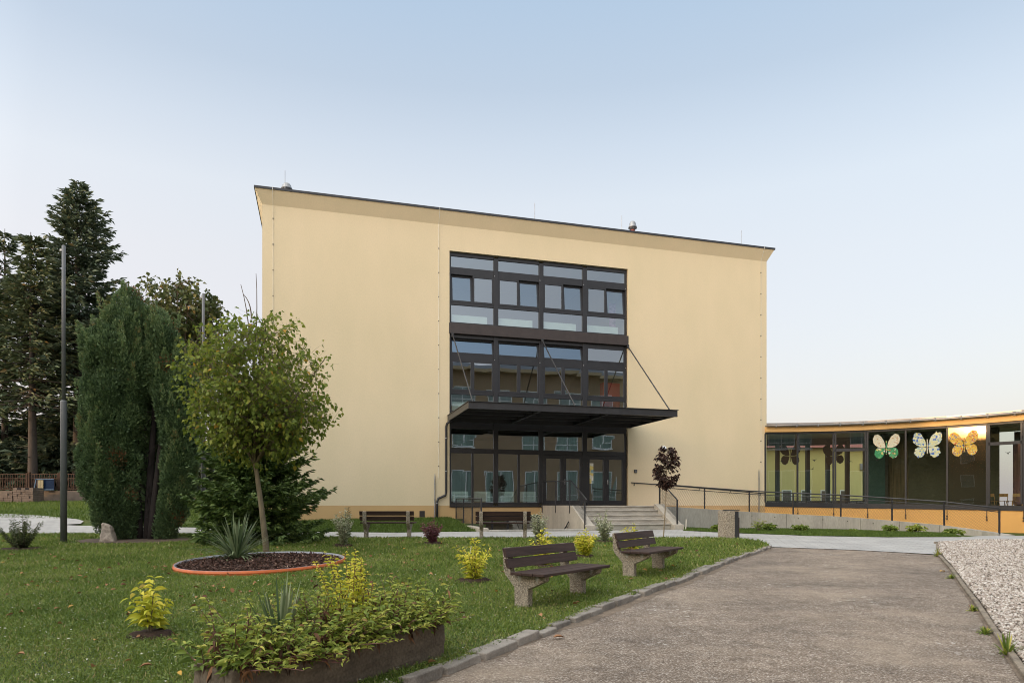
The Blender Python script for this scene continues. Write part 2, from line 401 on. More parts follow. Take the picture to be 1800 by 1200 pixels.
GRANITE = M('granite_kerb', (.215, .192, .165), .85, .38, 3.5, bump=.5, bscale=25, fine=.2, fscale=90)

# ------------------------------------------------------------------ terrain, road, paths, lawn
def in_poly(x, y, poly):
    x = np.asarray(x, float); y = np.asarray(y, float); c = np.zeros(x.shape, bool); n = len(poly)
    for i in range(n):
        x1, y1 = poly[i]; x2, y2 = poly[(i + 1) % n]
        if y1 == y2: continue
        m = ((y1 > y) != (y2 > y)) & (x < (x2 - x1) * (y - y1) / (y2 - y1) + x1); c ^= m
    return c
def terrain():
    def axis(lo, hi, a, b, s):
        core = np.arange(a, b + 1e-6, s); o1 = np.geomspace(s * 2, a - lo, 16); o2 = np.geomspace(s * 2, hi - b, 16)
        return np.concatenate([(a - o1)[::-1], core, b + o2])
    xs = axis(-600, 600, -50, 40, 1.0); ys = axis(-400, 900, -20, 62, .5)
    X, Y = np.meshgrid(xs, ys); Z = G(X, Y)
    nx, ny = len(xs), len(ys)
    i, j = np.meshgrid(np.arange(nx - 1), np.arange(ny - 1)); q = (j * nx + i)
    Fc = np.stack([q, q + 1, q + nx + 1, q + nx], -1).reshape(-1, 4)
    cx = X.ravel()[Fc].mean(1); cy = Y.ravel()[Fc].mean(1)
    u = (cx - OX) * cA + (cy - OY) * sA; v = -(cx - OX) * sA + (cy - OY) * cA
    cut = (u > .8) & (u < 22) & (v > .9) & (v < 12) | (u > 7.9) & (u < 21) & (v > -4.3) & (v < 2)
    o = npmesh('ground', np.stack([X, Y, Z], -1), Fc[~cut], GRASS, nside=4, smooth=True); kind(o, 'structure')
terrain()

def sheet(name, poly, mat, off, step=.5, xs=True, parent=None):
    bm = bmesh.new(); bm.faces.new([bm.verts.new((x, y, 0)) for x, y in poly])
    ys = [p[1] for p in poly]; xx = [p[0] for p in poly]
    for yv in np.arange(math.floor(min(ys)), max(ys), step):
        bmesh.ops.bisect_plane(bm, geom=bm.verts[:] + bm.edges[:] + bm.faces[:], plane_co=(0, yv, 0), plane_no=(0, 1, 0))
    if xs:
        for xv in np.arange(math.floor(min(xx)), max(xx), 1.0):
            bmesh.ops.bisect_plane(bm, geom=bm.verts[:] + bm.edges[:] + bm.faces[:], plane_co=(xv, 0, 0), plane_no=(1, 0, 0))
    bmesh.ops.recalc_face_normals(bm, faces=bm.faces)
    for v in bm.verts: v.co.z = g(v.co.x, v.co.y) + off
    me = bpy.data.meshes.new(name); bm.to_mesh(me); bm.free(); me.materials.append(mat)
    if len(me.polygons) and me.polygons[0].normal.z < 0: me.flip_normals()
    return link(bpy.data.objects.new(name, me), parent)

KERB_PX = [(838, 1150), (938, 1112), (999, 1088), (1060, 1065), (1128, 1039.5), (1196, 1017), (1241, 999), (1273, 986), (1305, 975), (1340, 964), (1353, 958)]
KERB = [ray_g(*p, .06) for p in KERB_PX]
k0 = KERB[0]; k1 = KERB[1]
KERB = [(k0[0] - (k1[0] - k0[0]) * t, k0[1] - (k1[1] - k0[1]) * t) for t in (8, 4, 2, 1)] + KERB
PATH_NEAR = [ray_g(*p, .055) for p in [(1338, 951), (1318, 948.5), (1290, 946.5), (1230, 945), (1100, 945), (950, 945), (800, 945), (640, 944.5), (540, 943), (430, 939), (350, 937)]]
PATH_NEAR += [(-11.0, PATH_NEAR[-1][1] + .05), (-20, PATH_NEAR[-1][1] - .2), (-40, PATH_NEAR[-1][1] - 1)]
LAWN = KERB + PATH_NEAR + [(-60, 19), (-60, -8), (-10, -8)]
kind(sheet('lawn', LAWN, GRASS, .06), 'structure')

RK_PX = [(1647, 974), (1669, 999), (1690, 1030), (1711, 1058), (1744, 1110.5), (1797, 1188)]
RKERB = [ray_g(*p, .03) for p in RK_PX]
q0, q1 = RKERB[-2], RKERB[-1]
RKERB += [(q1[0] + (q1[0] - q0[0]) * t, q1[1] + (q1[1] - q0[1]) * t) for t in (1.5, 5)]
road_poly = [(p[0] - .02, p[1]) for p in KERB] + [ray_g(1500, 966), RKERB[0]] + RKERB[1:] + [(RKERB[-1][0] + 3, -8), (-6, -8)]
kind(sheet('road', road_poly, ROAD, .012), 'structure')

# ramp wall plan (x, y) and its top height
RAMP = [(loc(15.32, -3.5), -.02)] + [(((px - 900) / F * D, D), (HZ - y) / F * D) for px, y, D in
        [(1300, 898, 28.4), (1378, 902.6, 28.2), (1478, 907.5, 27.5), (1567, 914.7, 26.45), (1658, 923, 25.1), (1755, 937, 23.75)]]
far_left = [(-40, 24.9), (-24, 24.9)]
PATH_FAR = [loc(u, -5.22) for u in (7.0, 15.4)]
cor = ray_g(1645, 955, .02)
paver_poly = ([ray_g(1647, 974, .02)] + [ray_g(1500, 966, .02), KERB[-1]] + PATH_NEAR[:11] +
              [ray_g(350, 927, .055), ray_g(540, 932.5, .055), ray_g(700, 934, .055)] + PATH_FAR +
              [ray_g(1200, 931, .05), ray_g(1300, 935, .05), ray_g(1420, 939.5, .05), ray_g(1560, 942, .05), ray_g(1700, 941.5, .05),
               (RAMP[-1][0][0] - .1, RAMP[-1][0][1] - .05), (20.2, 25.6), (23.5, 24.5), (24, 18), ray_g(1800, 950, .02), ray_g(1700, 951, .02), cor])
kind(sheet('paved_path', paver_poly, PAVE, .024), 'structure')
left_path = [PATH_NEAR[10], PATH_NEAR[11], PATH_NEAR[12], PATH_NEAR[13]] + [(-40, 33)] + [ray_g(*p, .055) for p in
             [(0, 902.5), (60, 904.5), (117, 910), (138, 912.5), (147, 915.5), (142, 920), (105, 922), (140, 923.5), (184, 924), (350, 927)]]
kind(sheet('paved_forecourt', left_path, PAVE, .058), 'structure')
grav_poly = [(p[0] + .08, p[1]) for p in RKERB] + [(RKERB[-1][0] + 12, -8), (30, -8), (30, 18.3), ray_g(1800, 950, .02), ray_g(1700, 951.5, .02), (cor[0] + .05, cor[1] - .02)]
kind(sheet('gravel_bed', grav_poly, GRAV, .05), 'structure')

def polylen(P):
    return np.cumsum([0] + [math.dist(P[i], P[i + 1]) for i in range(len(P) - 1)])
def along(P, s):
    c = polylen(P); x = np.interp(s, c, [p[0] for p in P]); y = np.interp(s, c, [p[1] for p in P]); return float(x), float(y)
kb = MB(); total = polylen(KERB)[-1]; s = 0.0; rk = random.Random(3)
while s < total - .1:
    Ls = rk.uniform(.32, .62) if s < total - 5 else rk.uniform(.18, .34); e = min(s + Ls, total)
    p, q = Vector(along(KERB, s + rk.uniform(.010, .03))), Vector(along(KERB, e - rk.uniform(.010, .03))); d = (q - p).normalized(); nrm = Vector((-d.y, d.x)) * -1
    if nrm.x < 0: nrm = -nrm
    w0 = .02 + rk.uniform(-.022, .02); w1 = .14 + rk.uniform(-.035, .03); tz = rk.uniform(-.02, .012)
    cs = []
    for zz in (0, 1):
        for pt, ww in ((p, -w1 + .05), (p, w0 + .05), (q, w0 + .05 + rk.uniform(-.01, .01)), (q, -w1 + .05)):
            X = pt + nrm * (ww + (.0 if zz else .012)); z0 = g(X.x, X.y)
            cs.append((X.x, X.y, z0 - .12 if not zz else z0 + .085 + tz + rk.uniform(-.014, .010)))
    kb.hexa(cs); s = e
ko = obj('kerb', kb, GRANITE, bevel=.012)
sb_ = ko.modifiers.new('sub', 'SUBSURF'); sb_.subdivision_type = 'SIMPLE'; sb_.levels = sb_.render_levels = 3
txk = bpy.data.textures.new('kerbnoise', 'CLOUDS'); txk.noise_scale = .11
dk = ko.modifiers.new('disp', 'DISPLACE'); dk.texture = txk; dk.strength = .022; dk.texture_coords = 'GLOBAL'; kind(ko, 'structure')
kb = MB(); P = RKERB; pts = [(cor[0], cor[1])] + P
for i in range(len(pts) - 1):
    p, q = Vector(pts[i]), Vector(pts[i + 1]); d = (q - p).normalized(); nrm = Vector((-d.y, d.x)); nrm = nrm if nrm.x > 0 else -nrm
    cs = []
    for zz in (-.1, .055):
        for pt, ww in ((p, 0), (p, .06), (q, .06), (q, 0)):
            X = pt + nrm * ww; cs.append((X.x, X.y, g(X.x, X.y) + zz))
    kb.hexa(cs)
ge = [cor, ray_g(1700, 951.5, .02), ray_g(1800, 950, .02), (30, 18.3)]
for i in range(len(ge) - 1):
    p, q = Vector(ge[i]), Vector(ge[i + 1]); d = (q - p).normalized(); nrm = Vector((-d.y, d.x)) * .06
    kb.hexa([(X.x, X.y, g(X.x, X.y) + zz) for zz in (-.1, .07) for X in (p, p + nrm, q + nrm, q)])
kind(obj('edging_kerb', kb, M('earthy_edging', (.20, .165, .125), .9, .45, 5, bump=.6, bscale=30, fine=.25, fscale=60), bevel=.012), 'structure')
# dirt washed against both kerbs
DIRT = M('kerb_dirt_soil', (.155, .118, .085), .95, .4, 5, bump=.7, bscale=45, fine=.3, fscale=50)
def dirt(name, P, side, w0, w1, seed):
    rr = random.Random(seed); L = polylen(P)[-1]; A_, B_ = [], []; s_ = 0.0; w = w0
    while s_ < L - .3:
        p, q = Vector(along(P, s_)), Vector(along(P, min(L, s_ + .1))); d = (q - p).normalized(); n = Vector((-d.y, d.x)) * side
        w = min(w1, max(w0, w + rr.uniform(-.05, .05))); a_, b_ = p - n * .03, p + n * w; A_.append(a_); B_.append(b_); s_ += rr.uniform(.08, .22)
    vs, fs = [], []
    for a_, b_ in zip(A_, B_): vs += [(a_.x, a_.y, g(a_.x, a_.y) + .019), (b_.x, b_.y, g(b_.x, b_.y) + .0145)]
    fs = [(i * 2, i * 2 + 1, i * 2 + 3, i * 2 + 2) for i in range(len(A_) - 1)]
    kind(obj(name, MB().add(vs, fs), DIRT), 'structure')
dirt('dirt_strip', [(p[0] + .06, p[1]) for p in KERB], -1, .02, .16, 4)
dirt('dirt_strip', RKERB, 1 if RKERB[1][0] < RKERB[0][0] else -1, .05, .30, 6)
# grass strip between path and ramp wall, as its own sheet (the ground is open under the ramp)
strip = [loc(15.5, -5.1)] + [ray_g(px, y, .05) for px, y in [(1200, 931), (1300, 935.5), (1420, 940), (1560, 942.5), (1690, 942)]]
strip += [(p[0][0] + .1, p[0][1] + .35) for p in RAMP[::-1][1:]]
kind(sheet('grass_strip', strip, GRASS, .034), 'structure')

# ------------------------------------------------------------------ the school building
school = thing('school_building', 'cream rendered three-storey school building with a tall dark-framed glazed entrance bay', 'building', (OX, OY, 0), A)
BW, BD, TOP, EB, EA = 22.7, 12.0, 11.64, .50, .25
U0, U1, GT = 7.34, 15.46, 10.60
mb = MB()
mb.box(0, U0, 0, BD, 0, TOP).box(U1, BW, 0, BD, 0, TOP).box(U0, U1, 0, .36, GT, TOP).box(U0, U1, 7.2, BD, 0, TOP).box(U0, U1, .36, 7.2, 11.3, TOP)
obj('wall', mb, STUCCO, school)
mb = MB()
mb.box(0, U0, 0, BD, -1.8, 0).box(U1, BW, 0, BD, -1.8, 0).box(U0, 8.5, 0, .36, -3, 0).box(8.5, 11.36, 0, .36, -.40, 0).box(11.36, U1, 0, .36, -3, 0)
obj('plinth', mb, PLINTH, school)
# flared eave: a cove that leans out all round, then a dark roof edge
mb = MB()
a, b = EA, EB
lo = [(0, 0, TOP), (BW, 0, TOP), (BW, BD, TOP), (0, BD, TOP)]; hi = [(-a, -a, TOP + b), (BW + a, -a, TOP + b), (BW + a, BD + a, TOP + b), (-a, BD + a, TOP + b)]
mb.hexa(lo + hi); obj('eave', mb, STUCCO, school)
mb = MB(); mb.box(-a - .03, BW + a + .03, -a - .03, BD + a + .03, TOP + b, TOP + b + .085); obj('roof', mb, DARKROOF, school)
# roof caps and lightning rods
def roof_pt(px, py, v): return fu(px, v), fz(px, py, v)
ZR = TOP + b + .085
def vent(px, r, yt, yb, red):
    u = fu(px, .9); mbv = MB(); kz = loc(u, .9)[1] / F; stem = (HZ - yb) * kz - ZR - .04; h = (yb - yt) * kz
    p = obj('roof_vent', mbv.lathe([(r * .55, 0), (r * .55, stem)], 16, (u, .9, ZR)), M('red_lead_pipe', (.3, .06, .04), .6) if red else STEEL, school)
    obj('cowl', MB().lathe([(r * .6, stem - .02), (r * .98, stem + .06), (r, stem + .12), (r * .9, stem + .17), (r * .8, stem + .2), (r * .8, stem + h * .75), (r * .55, stem + h), (.02, stem + h + .03)], 20, (u, .9, ZR)), ZINC, p, True)
    obj('band', MB().lathe([(r * 1.04, stem + .05), (r * 1.04, stem + .10)], 20, (u, .9, ZR)), STEEL, p)
vent(504, .22, 321.5, 335, False)
vent(1112, .19, 388.5, 402, True)
for px, yt in ((501, 300), (940, 357), (1093, 379), (1303, 405)):
    u = fu(px, .5); zt = (HZ - yt) / F * loc(u, .5)[1]
    obj('lightning_rod', MB().tube([(u, .5, ZR - .02), (u, .5, zt)], .011, 6), ZINC, school)
u = fu(1093, .5); obj('rod_brace', MB().tube([(u, .5, ZR + .3), (fu(1108, .9), .9, ZR + .22)], .008, 5), ZINC, school)
for px, yb in ((480, 905), (771, 840), (1337, 830)):
    u = fu(px); mb = MB(); zb = (HZ - yb) / F * loc(u, 0)[1]
    mb.tube([(u, -.035, zb), (u, -.035, TOP), (u, -EA - .04, TOP + EB), (u, -EA - .045, ZR + .01), (u, .3, ZR + .01)], .008, 5)
    c = obj('lightning_conductor', mb, WHITE, school)
    clips = MB(); z = zb + .5
    while z < TOP - .2: clips.box(u - .016, u + .016, -.045, 0.004, z - .016, z + .016); z += 1.0
    objs('clip', clips, STEEL, c)
for px, y0, y1 in ((764, 838, 918), (1333, 830, 903)):
    u = fu(px); s_ = loc(u, 0)[1] / F
    mb = MB().tube([(u, -.05, (HZ - y1) * s_), (u, -.05, (HZ - y0) * s_), (u, -.05, (HZ - y0 + 6) * s_)], [.024, .024, .008], 8)
    for k in (.15, .5, .85): zz = (HZ - y1) * s_ * (1 - k) + (HZ - y0) * s_ * k; mb.box(u - .032, u + .032, -.06, .004, zz - .012, zz + .012)
    obj('conductor_sleeve', mb, ZINC, school)
# downpipe beside the entrance glass
u0, u1 = fu(783.5), fu(767.5)
mb = MB().tube([(fu(790), -.3, fz(785, 742) + .05), (u0 + .03, -.1, fz(785, 745)), (u0, -.08, fz(783, 752)), (u0, -.08, fz(783, 864)), (u0 - .03, -.08, fz(783, 870)), (u1 + .05, -.08, fz(767, 876)), (u1, -.08, fz(767, 882)), (u1, -.08, -.95)], .05, 12)
dp = obj('downpipe', mb, STEEL, school, True)
mb = MB()
for zz in (fz(783, 770), fz(783, 828)): mb.lathe([(.058, -.02), (.058, .02)], 12, (u0, -.08, zz))
mb.lathe([(.058, -.02), (.058, .02)], 12, (u1, -.08, fz(767, 884))); objs('pipe_clamp', mb, ZINC, dp)
# small wall fittings
u, z = fu(1164), fz(1164, 789)
wl_ = obj('wall_lamp', MB().lathe([(.10, 0), (.12, .02), (.12, .04)], 20), STEEL, school); wl_.location = (u, 0, z); wl_.rotation_euler = (R(90), 0, 0)
bm = bmesh.new(); bmesh.ops.create_uvsphere(bm, u_segments=24, v_segments=14, radius=.135, matrix=Matrix.Translation((0, 0, .14)))
me = bpy.data.meshes.new('globe'); bm.to_mesh(me); bm.free(); me.materials.append(LAMPW); me.polygons.foreach_set('use_smooth', [True] * len(me.polygons))
link(bpy.data.objects.new('globe', me), wl_)
u, z = fu(1117), fz(1117, 828)
d_ = obj('bell_panel', MB().box(u - .075, u + .075, -.03, .002, z - .075, z + .075), STEEL, school, bevel=.006)
mb = MB()
for k in (-.035, .0, .035): mb.box(u - .05, u + .05, -.036, -.029, z + k - .008, z + k + .008)
objs('bell_button', mb, ZINC, d_)
u, z = fu(742), fz(742, 903)
vt = obj('plinth_vent', MB().box(u - .11, u + .11, -.012, .002, z - .13, z + .13), STEEL, school)
mb = MB()
for k in range(5): mb.box(u - .095, u + .095, -.022, -.011, z - .1 + k * .045, z - .08 + k * .045)
objs('louvre', mb, FRAMEB, vt)

# -- glazed bay
BU = [U0 + (U1 - U0) * i / 4 for i in range(5)]
FV = .12     # outer face of the frames
grid = MB()
Y0, Y1 = FV, FV + .12
grid.box(U0, U0 + .09, Y0, Y1, 0, GT).box(U1 - .09, U1, Y0, Y1, 0, GT)
for i in (1, 2, 3): grid.box(BU[i] - .1, BU[i] + .1, Y0 - .02, Y1, 0.1, GT - .1)
rails = [(0, .13), (2.2, 2.40), (3.22, 3.98), (4.66, 4.80), (6.10, 6.36), (7.02, 7.20), (7.58, 7.68), (8.40, 8.52), (9.68, 9.98), (10.44, GT)]
for i in range(4):
    x0 = BU[i] + (.09 if i == 0 else .1); x1 = BU[i + 1] - (.09 if i == 3 else .1)
    for z0, z1 in rails:
        if i > 1 and z0 == 0: z1 = .03
        grid.box(x0, x1, Y0 + .004, Y1, z0, z1)
obj('curtain_wall_frame', grid, FRAME, school, bevel=.006)
bolt = MB()
for i in (1, 2, 3, 4):
    for z in (9.74, 6.18): bolt.box(BU[i] - .085, BU[i] - .05, Y0 - .035, Y0 + .0, z - .02, z + .02)
objs('vent_latch', bolt, ZINC, school)
obj('spandrel_beam', MB().box(U0 - .02, U1 + .02, -.02, .118, 7.17, 7.60), FRAMEB, school, bevel=.008)
obj('window_ledge', MB().box(U0, 11.36, -.05, .118, -.07, -.002), FRAME, school, bevel=.006)
prng = random.Random(9)
def pane(x0, x1, z0, z1, parent, v=FV + .05, tilt=0.0, name='pane'):
    j = lambda: prng.uniform(-.0022, .0022)
    return obj(name, MB().quad((x0, v + j(), z0), (x1, v + j(), z0), (x1, v + tilt + j(), z1), (x0, v + tilt + j(), z1)), GLASS, parent)
def sash(x0, x1, z0, z1, tilt=0.0, w=.075):
    v = FV + .03; t = tilt
    q = lambda x, z: (x, v + t * (z - z0) / (z1 - z0), z)
    mb = MB()
    mb.bar(q(x0 + w / 2, z0), q(x0 + w / 2, z1), w, .07, (0, 1, 0)).bar(q(x1 - w / 2, z0), q(x1 - w / 2, z1), w, .07, (0, 1, 0))
    mb.bar(q(x0 + w, z0 + w / 2), q(x1 - w, z0 + w / 2), .07, w).bar(q(x0 + w, z1 - w / 2), q(x1 - w, z1 - w / 2), .07, w)
    o = obj('window_sash', mb, FRAME, school)
    j = lambda: prng.uniform(-.002, .002)
    a_, b_ = z0 + w - .004, z1 - w + .004
    P = lambda x, z: (x, q(x, z)[1] + j(), z)
    obj('pane', MB().quad(P(x0 + w - .004, a_), P(x1 - w + .004, a_), P(x1 - w + .004, b_), P(x0 + w - .004, b_)), GLASS, o)
    return o
for i in range(4):
    x0 = BU[i] + (.085 if i == 0 else .095); x1 = BU[i + 1] - (.085 if i == 3 else .095); xm = (x0 + x1) / 2
    pane(x0, x1, 9.97, 10.45, school)
    for k, (l, r) in enumerate(((x0, xm), (xm, x1))): sash(l, r, 8.52, 9.68, .13 if (i, k) in ((0, 0), (1, 1), (2, 1), (3, 1)) else 0)
    pane(x0, x1, 7.67, 8.41, school)
    sash(x0, x1, 6.36, 7.02, .14 if i < 3 else 0, .06)
    for l, r in ((x0, xm), (xm, x1)): sash(l, r, 4.80, 6.10)
    pane(x0, x1, 3.97, 4.67, school)
    pane(x0, x1, 2.39, 3.23, school)
    if i < 2:
        obj('glazing_mullion', MB().box(xm - .045, xm + .045, Y0, Y1, .13, 2.2), FRAME, school)
        pane(x0, xm - .045, .12, 2.21, school); pane(xm + .045, x1, .12, 2.21, school)
    else:
        for k, (l, r) in enumerate(((x0, xm), (xm, x1))):
            mb = MB(); w = .13
            mb.box(l + .004, l + w, Y0 - .012, Y1 - .01, .03, 2.195).box(r - w, r - .004, Y0 - .012, Y1 - .01, .03, 2.195)
            mb.box(l + w, r - w, Y0 - .012, Y1 - .01, .03, .22).box(l + w, r - w, Y0 - .012, Y1 - .01, 2.05, 2.195)
            d = obj('entrance_door', mb, FRAME, school, bevel=.005)
            pane(l + w - .004, r - w + .004, .216, 2.054, d)
            if k == 1:
                hx = l + .07; mb = MB()
                mb.box(hx - .022, hx + .022, Y0 - .026, Y0 - .011, .92, 1.16).tube([(hx, Y0 - .02, 1.06), (hx, Y0 - .075, 1.06), (hx - .0, Y0 - .08, 1.06), (hx + .12, Y0 - .08, 1.06)], .011, 8)
                obj('door_handle', mb, ZINC, d, True)
            hz = MB()
            for zz in (1.75, 1.88): hz.lathe([(.018, -.025), (.018, .025)], 8, (l + .02 if k == 0 else r - .02, Y0 - .03, zz))
            objs('hinge', hz, FRAMEB, d)
# rooms behind the glass
mb = MB()
for z in (0, 3.72, 7.4): mb.box(U0 - .0 + .001, U1 - .001, .37, 7.19, z - .28 if z else -.28, z - .012 if z else -.012)
objs('floor_slab', mb, INTFLOOR, school)
mb = MB()
mb.box(U0 + .002, U0 + .06, .36, 7.19, 0, 11.29).box(U1 - .06, U1 - .002, .36, 7.19, 0, 11.29).box(U0 + .06, U1 - .06, 7.1, 7.19, 0, 11.29)
obj('interior_wall', mb, INTWALL, school)
obj('basement_wall', MB().box(8.0, 11.9, 2.2, 2.3, -3.2, -.3), INTDARK, school)
mb = MB()
for i in range(4):
    c = (BU[i] + BU[i + 1]) / 2
    for z0 in (7.62, 3.95): mb.box(c - .85, c + .68, .32, .42, z0 + .06, z0 + .42)
for i in range(2):
    for k in range(2):
        x0 = BU[i] + .1 + k * .97; mb.box(x0 + .04, x0 + .76, .3, .38, .18, .60)
rads = objs('radiator', mb, WHITE, school, bevel=.01)
for i in range(2):
    for k in range(2):
        gr = MB(); x0 = BU[i] + .1 + k * .97
        for m_ in range(12): gr.box(x0 + .18 + m_ * .04, x0 + .19 + m_ * .04, .296, .3, .26, .5)
        for m_ in (.1, .58):
            for zz in (.3, .46): gr.box(x0 + m_, x0 + m_ + .1, .296, .3, zz, zz + .012)
        obj('grille', gr, ZINC, rads[8 + i * 2 + k])
u = fu(1079, .5)
obj('red_cabinet', MB().box(u - .42, u + .5, .75, 1.1, 4.05, 5.6), M('red_lacquer', (.5, .03, .02), .4), school)
u = fu(1092, 1.0)
obj('wall_hanging', MB().box(u - .5, u + .4, 1.2, 1.24, 8.2, 9.4), M('mauve_cloth', (.42, .2, .33), .9, .6, 4), school)
# basement windows in the light well
mb = MB()
for k in range(5): mb.box(8.5 + k * .69, 8.58 + k * .69, .2, .28, -3, -.41)
mb.box(8.5, 11.36, .2, .28, -.56, -.41).box(8.5, 11.36, .2, .28, -1.62, -1.5)
bw_ = obj('basement_window', mb, FRAME, school)
for k in range(4): pane(8.58 + k * .69, 9.19 + k * .69, -3, -.56, bw_, v=.24)
# poster taped inside a door
pm, nd, lk, p = newmat('poster_print')
tc = nd.new('ShaderNodeTexCoord'); v = nd.new('ShaderNodeTexVoronoi'); v.inputs['Scale'].default_value = 7; lk.new(tc.outputs['Object'], v.inputs['Vector'])
sp = nd.new('ShaderNodeSeparateColor'); lk.new(v.outputs['Color'], sp.inputs[0])
r = ramp(nd, [(0, (.75, .72, .6)), (.45, (.7, .6, .2)), (.7, (.75, .75, .7)), (.85, (.5, .15, .1)), (.92, (.3, .45, .5))], 'CONSTANT'); lk.new(sp.outputs[0], r.inputs[0]); lk.new(r.outputs[0], p.inputs['Base Color'])
u = fu(1038.5, FV)
po = obj('poster', MB().box(u - .14, u + .14, -.005, 0, -.5, .4), pm, None)
tag(po, 'small yellow and white poster stuck on a glass entrance door', 'poster')
po.location = (*loc(0, FV + .042), 1.48); po.rotation_euler = (0, 0, A)

# -- canopy (a part of the school, with its own beams and stays)
CU0, CU1, CV, CZ0, CZ1 = fu(786.5), 15.62, -4.1, 3.47, 3.74
mb = MB()
def channel(x0, x1, y0, y1):
    mb.box(x0, x1, y0, y1, CZ0 + .02, CZ1 - .02)
mb.box(CU0, CU1, CV, CV + .05, CZ0 + .02, CZ1 - .02).box(CU0 - .03, CU1 + .03, CV - .05, CV + .09, CZ1 - .02, CZ1).box(CU0, CU1, CV - .045, CV + .09, CZ0, CZ0 + .02)
for x in (CU0, CU1 - .05): mb.box(x, x + .05, CV + .05, -.02, CZ0 + .02, CZ1 - .021)
mb.box(CU0 - .03, CU0 + .1, CV + .09, -.02, CZ1 - .02, CZ1).box(CU1 - .1, CU1 + .03, CV + .09, -.02, CZ1 - .02, CZ1)
mb.box(CU0 + .05, CU1 - .05, -.12, -.021, CZ0 - .0, CZ1 - .03)
can = obj('canopy', mb, STEEL, school, bevel=.004)
mb = MB()
for k in (1, 2): x = CU0 + (CU1 - CU0) * k / 3; mb.box(x - .05, x + .05, CV + .05, -.12, CZ0 + .03, CZ1 - .05)
objs('cross_beam', mb, STEEL, can)
mb = MB()
for k in range(1, 4): y = CV * k / 4; mb.box(CU0 + .05, CU1 - .05, y - .035, y + .035, CZ0 + .075, CZ1 - .04)
objs('purlin', mb, STEEL, can)
mb = MB()
for k in (1, 2):
    x = CU0 + (CU1 - CU0) * k / 3
    for m_ in range(1, 4): y = CV * m_ / 4; mb.box(x - .075, x + .075, y - .05, y + .05, CZ0 + .012, CZ0 + .074)
objs('bracket', mb, STEEL, can)
obj('roof_deck', MB().box(CU0 + .05, CU1 - .05, CV + .05, -.02, CZ1 - .04, CZ1 - .022), DARKROOF, can)
for x0, x1 in ((U0 + .12, CU0 + .25), ((U0 + U1) / 2 - .0, (CU0 + CU1) / 2 + .05), (U1 - .02, CU1 - .12)):
    q0, q1 = Vector((x0, -.03, 7.12)), Vector((x1, CV + .35, CZ1))
    obj('stay_rod', MB().tube([q0, q1], .026, 8).box(x0 - .05, x0 + .05, -.06, -.02, 7.02, 7.2).box(x1 - .05, x1 + .05, CV + .28, CV + .42, CZ1, CZ1 + .05), STEEL, can)

# ------------------------------------------------------------------ entrance stairs and light well
def L3(u, v, z): x, y = loc(u, v); return (x, y, z)
st = thing('entrance_stairs', 'worn grey concrete entrance steps with sloping cheek walls below the canopy', 'steps', (OX, OY, 0), A)
SU0, SU1, RS, TR = 11.72, 14.9, .17, .335
obj('landing', MB().box(SU0, 15.30, -3.5, -.002, -1.3, -.004), STEP, st, bevel=.012)
for k in range(1, 5):
    sp_o = obj('step', MB().box(SU0, SU1, -3.5 - TR * k, -3.5 - TR * (k - 1), -1.3, -.052 - RS * k), STEP, st)
    obj('tread', MB().box(SU0 + .002, SU1 - .002, -3.5 - TR * k - .035, -3.5 - TR * (k - 1) - .002, -.05 - RS * k, -.004 - RS * k), STEP, sp_o, bevel=.01)
obj('landing_edge', MB().box(SU0 + .002, SU1 - .002, -3.537, -3.502, -.05, -.003), STEP, st, bevel=.008)
def cheek(u0, u1, ztop):
    pts = [(-.002 if u0 < 12 else -3.5, -3.2 if u0 < 12 else -1.4), (-5.15, -3.2 if u0 < 12 else -1.4), (-5.15, -.72), (-4.98, -.70), (-3.62, ztop), (-.002 if u0 < 12 else -3.5, ztop)]
    return MB().prism(pts, lambda v, z: (u0, v, z), lambda v, z: (u1, v, z))
obj('cheek_wall', cheek(11.37, 11.718, .004), CONC, st, bevel=.012)
obj('cheek_wall', cheek(14.902, 15.30, .06), CONC, st, bevel=.012)
def rail_run(name, pts, root, r=.021): return obj(name, MB().tube(pts, r, 8), STEEL, root, True)
def mesh_net(a, b, c, d, n=26):
    """diamond cable net in the quad a-b (bottom) c-d (top, c above b)"""
    mb = MB(); a, b, c, d = map(Vector, (a, b, c, d))
    wd, ht = (b - a).length, (d - a).length
    def P(s, t): return (a * (1 - s) + b * s) * (1 - t) + (d * (1 - s) + c * s) * t
    pit = .085; sl = ht / (wd * 1.9)
    k = -1.0 / sl if sl else 0; stp = pit / wd * 1.15
    sgrid = np.arange(-1 / (sl * 1.0) * .0 - 2.2, 1.0, stp)
    for s0 in sgrid:
        for sg in (1, -1):
            s1 = s0 + 1 / (wd / ht * .55)      # run over the whole height
            p0, p1 = (s0, 0.0), (s1, 1.0)
            lo, hi = max(0, (0 - s0) / (s1 - s0)), min(1, (1 - s0) / (s1 - s0))
            if hi - lo < .02: continue
            A0, A1 = s0 + (s1 - s0) * lo, s0 + (s1 - s0) * hi
            if sg < 0: mb.tube([P(1 - A0, lo), P(1 - A1, hi)], .0026, 3, False)
            else: mb.tube([P(A0, lo), P(A1, hi)], .0026, 3, False)
    return mb
lr = thing('stair_railing', 'dark steel stair railing with cable net on the left cheek wall of the steps', 'railing', (OX, OY, 0), A)
uL = 11.44; zr = .98
v3, v4 = -3.45, -4.98
rail_run('handrail', [(uL, -.15, zr + .05), (uL, v3, zr - .04), (uL, v4 + .02, .22), (uL, v4, .18)], lr, .024)
for v, z0 in ((-.15, -.3), (-1.85, -.3), (v3, -.3), (v4, -1.0)):
    obj('post', MB().box(uL - .09, uL - .05, v - .02, v + .02, z0, (zr if v > -4 else .2)), STEEL, lr)
obj('cable_net', mesh_net((uL, v3, 0.02), (uL, v4, -.68), (uL, v4, .16), (uL, v3, zr - .03)), STEEL, lr)
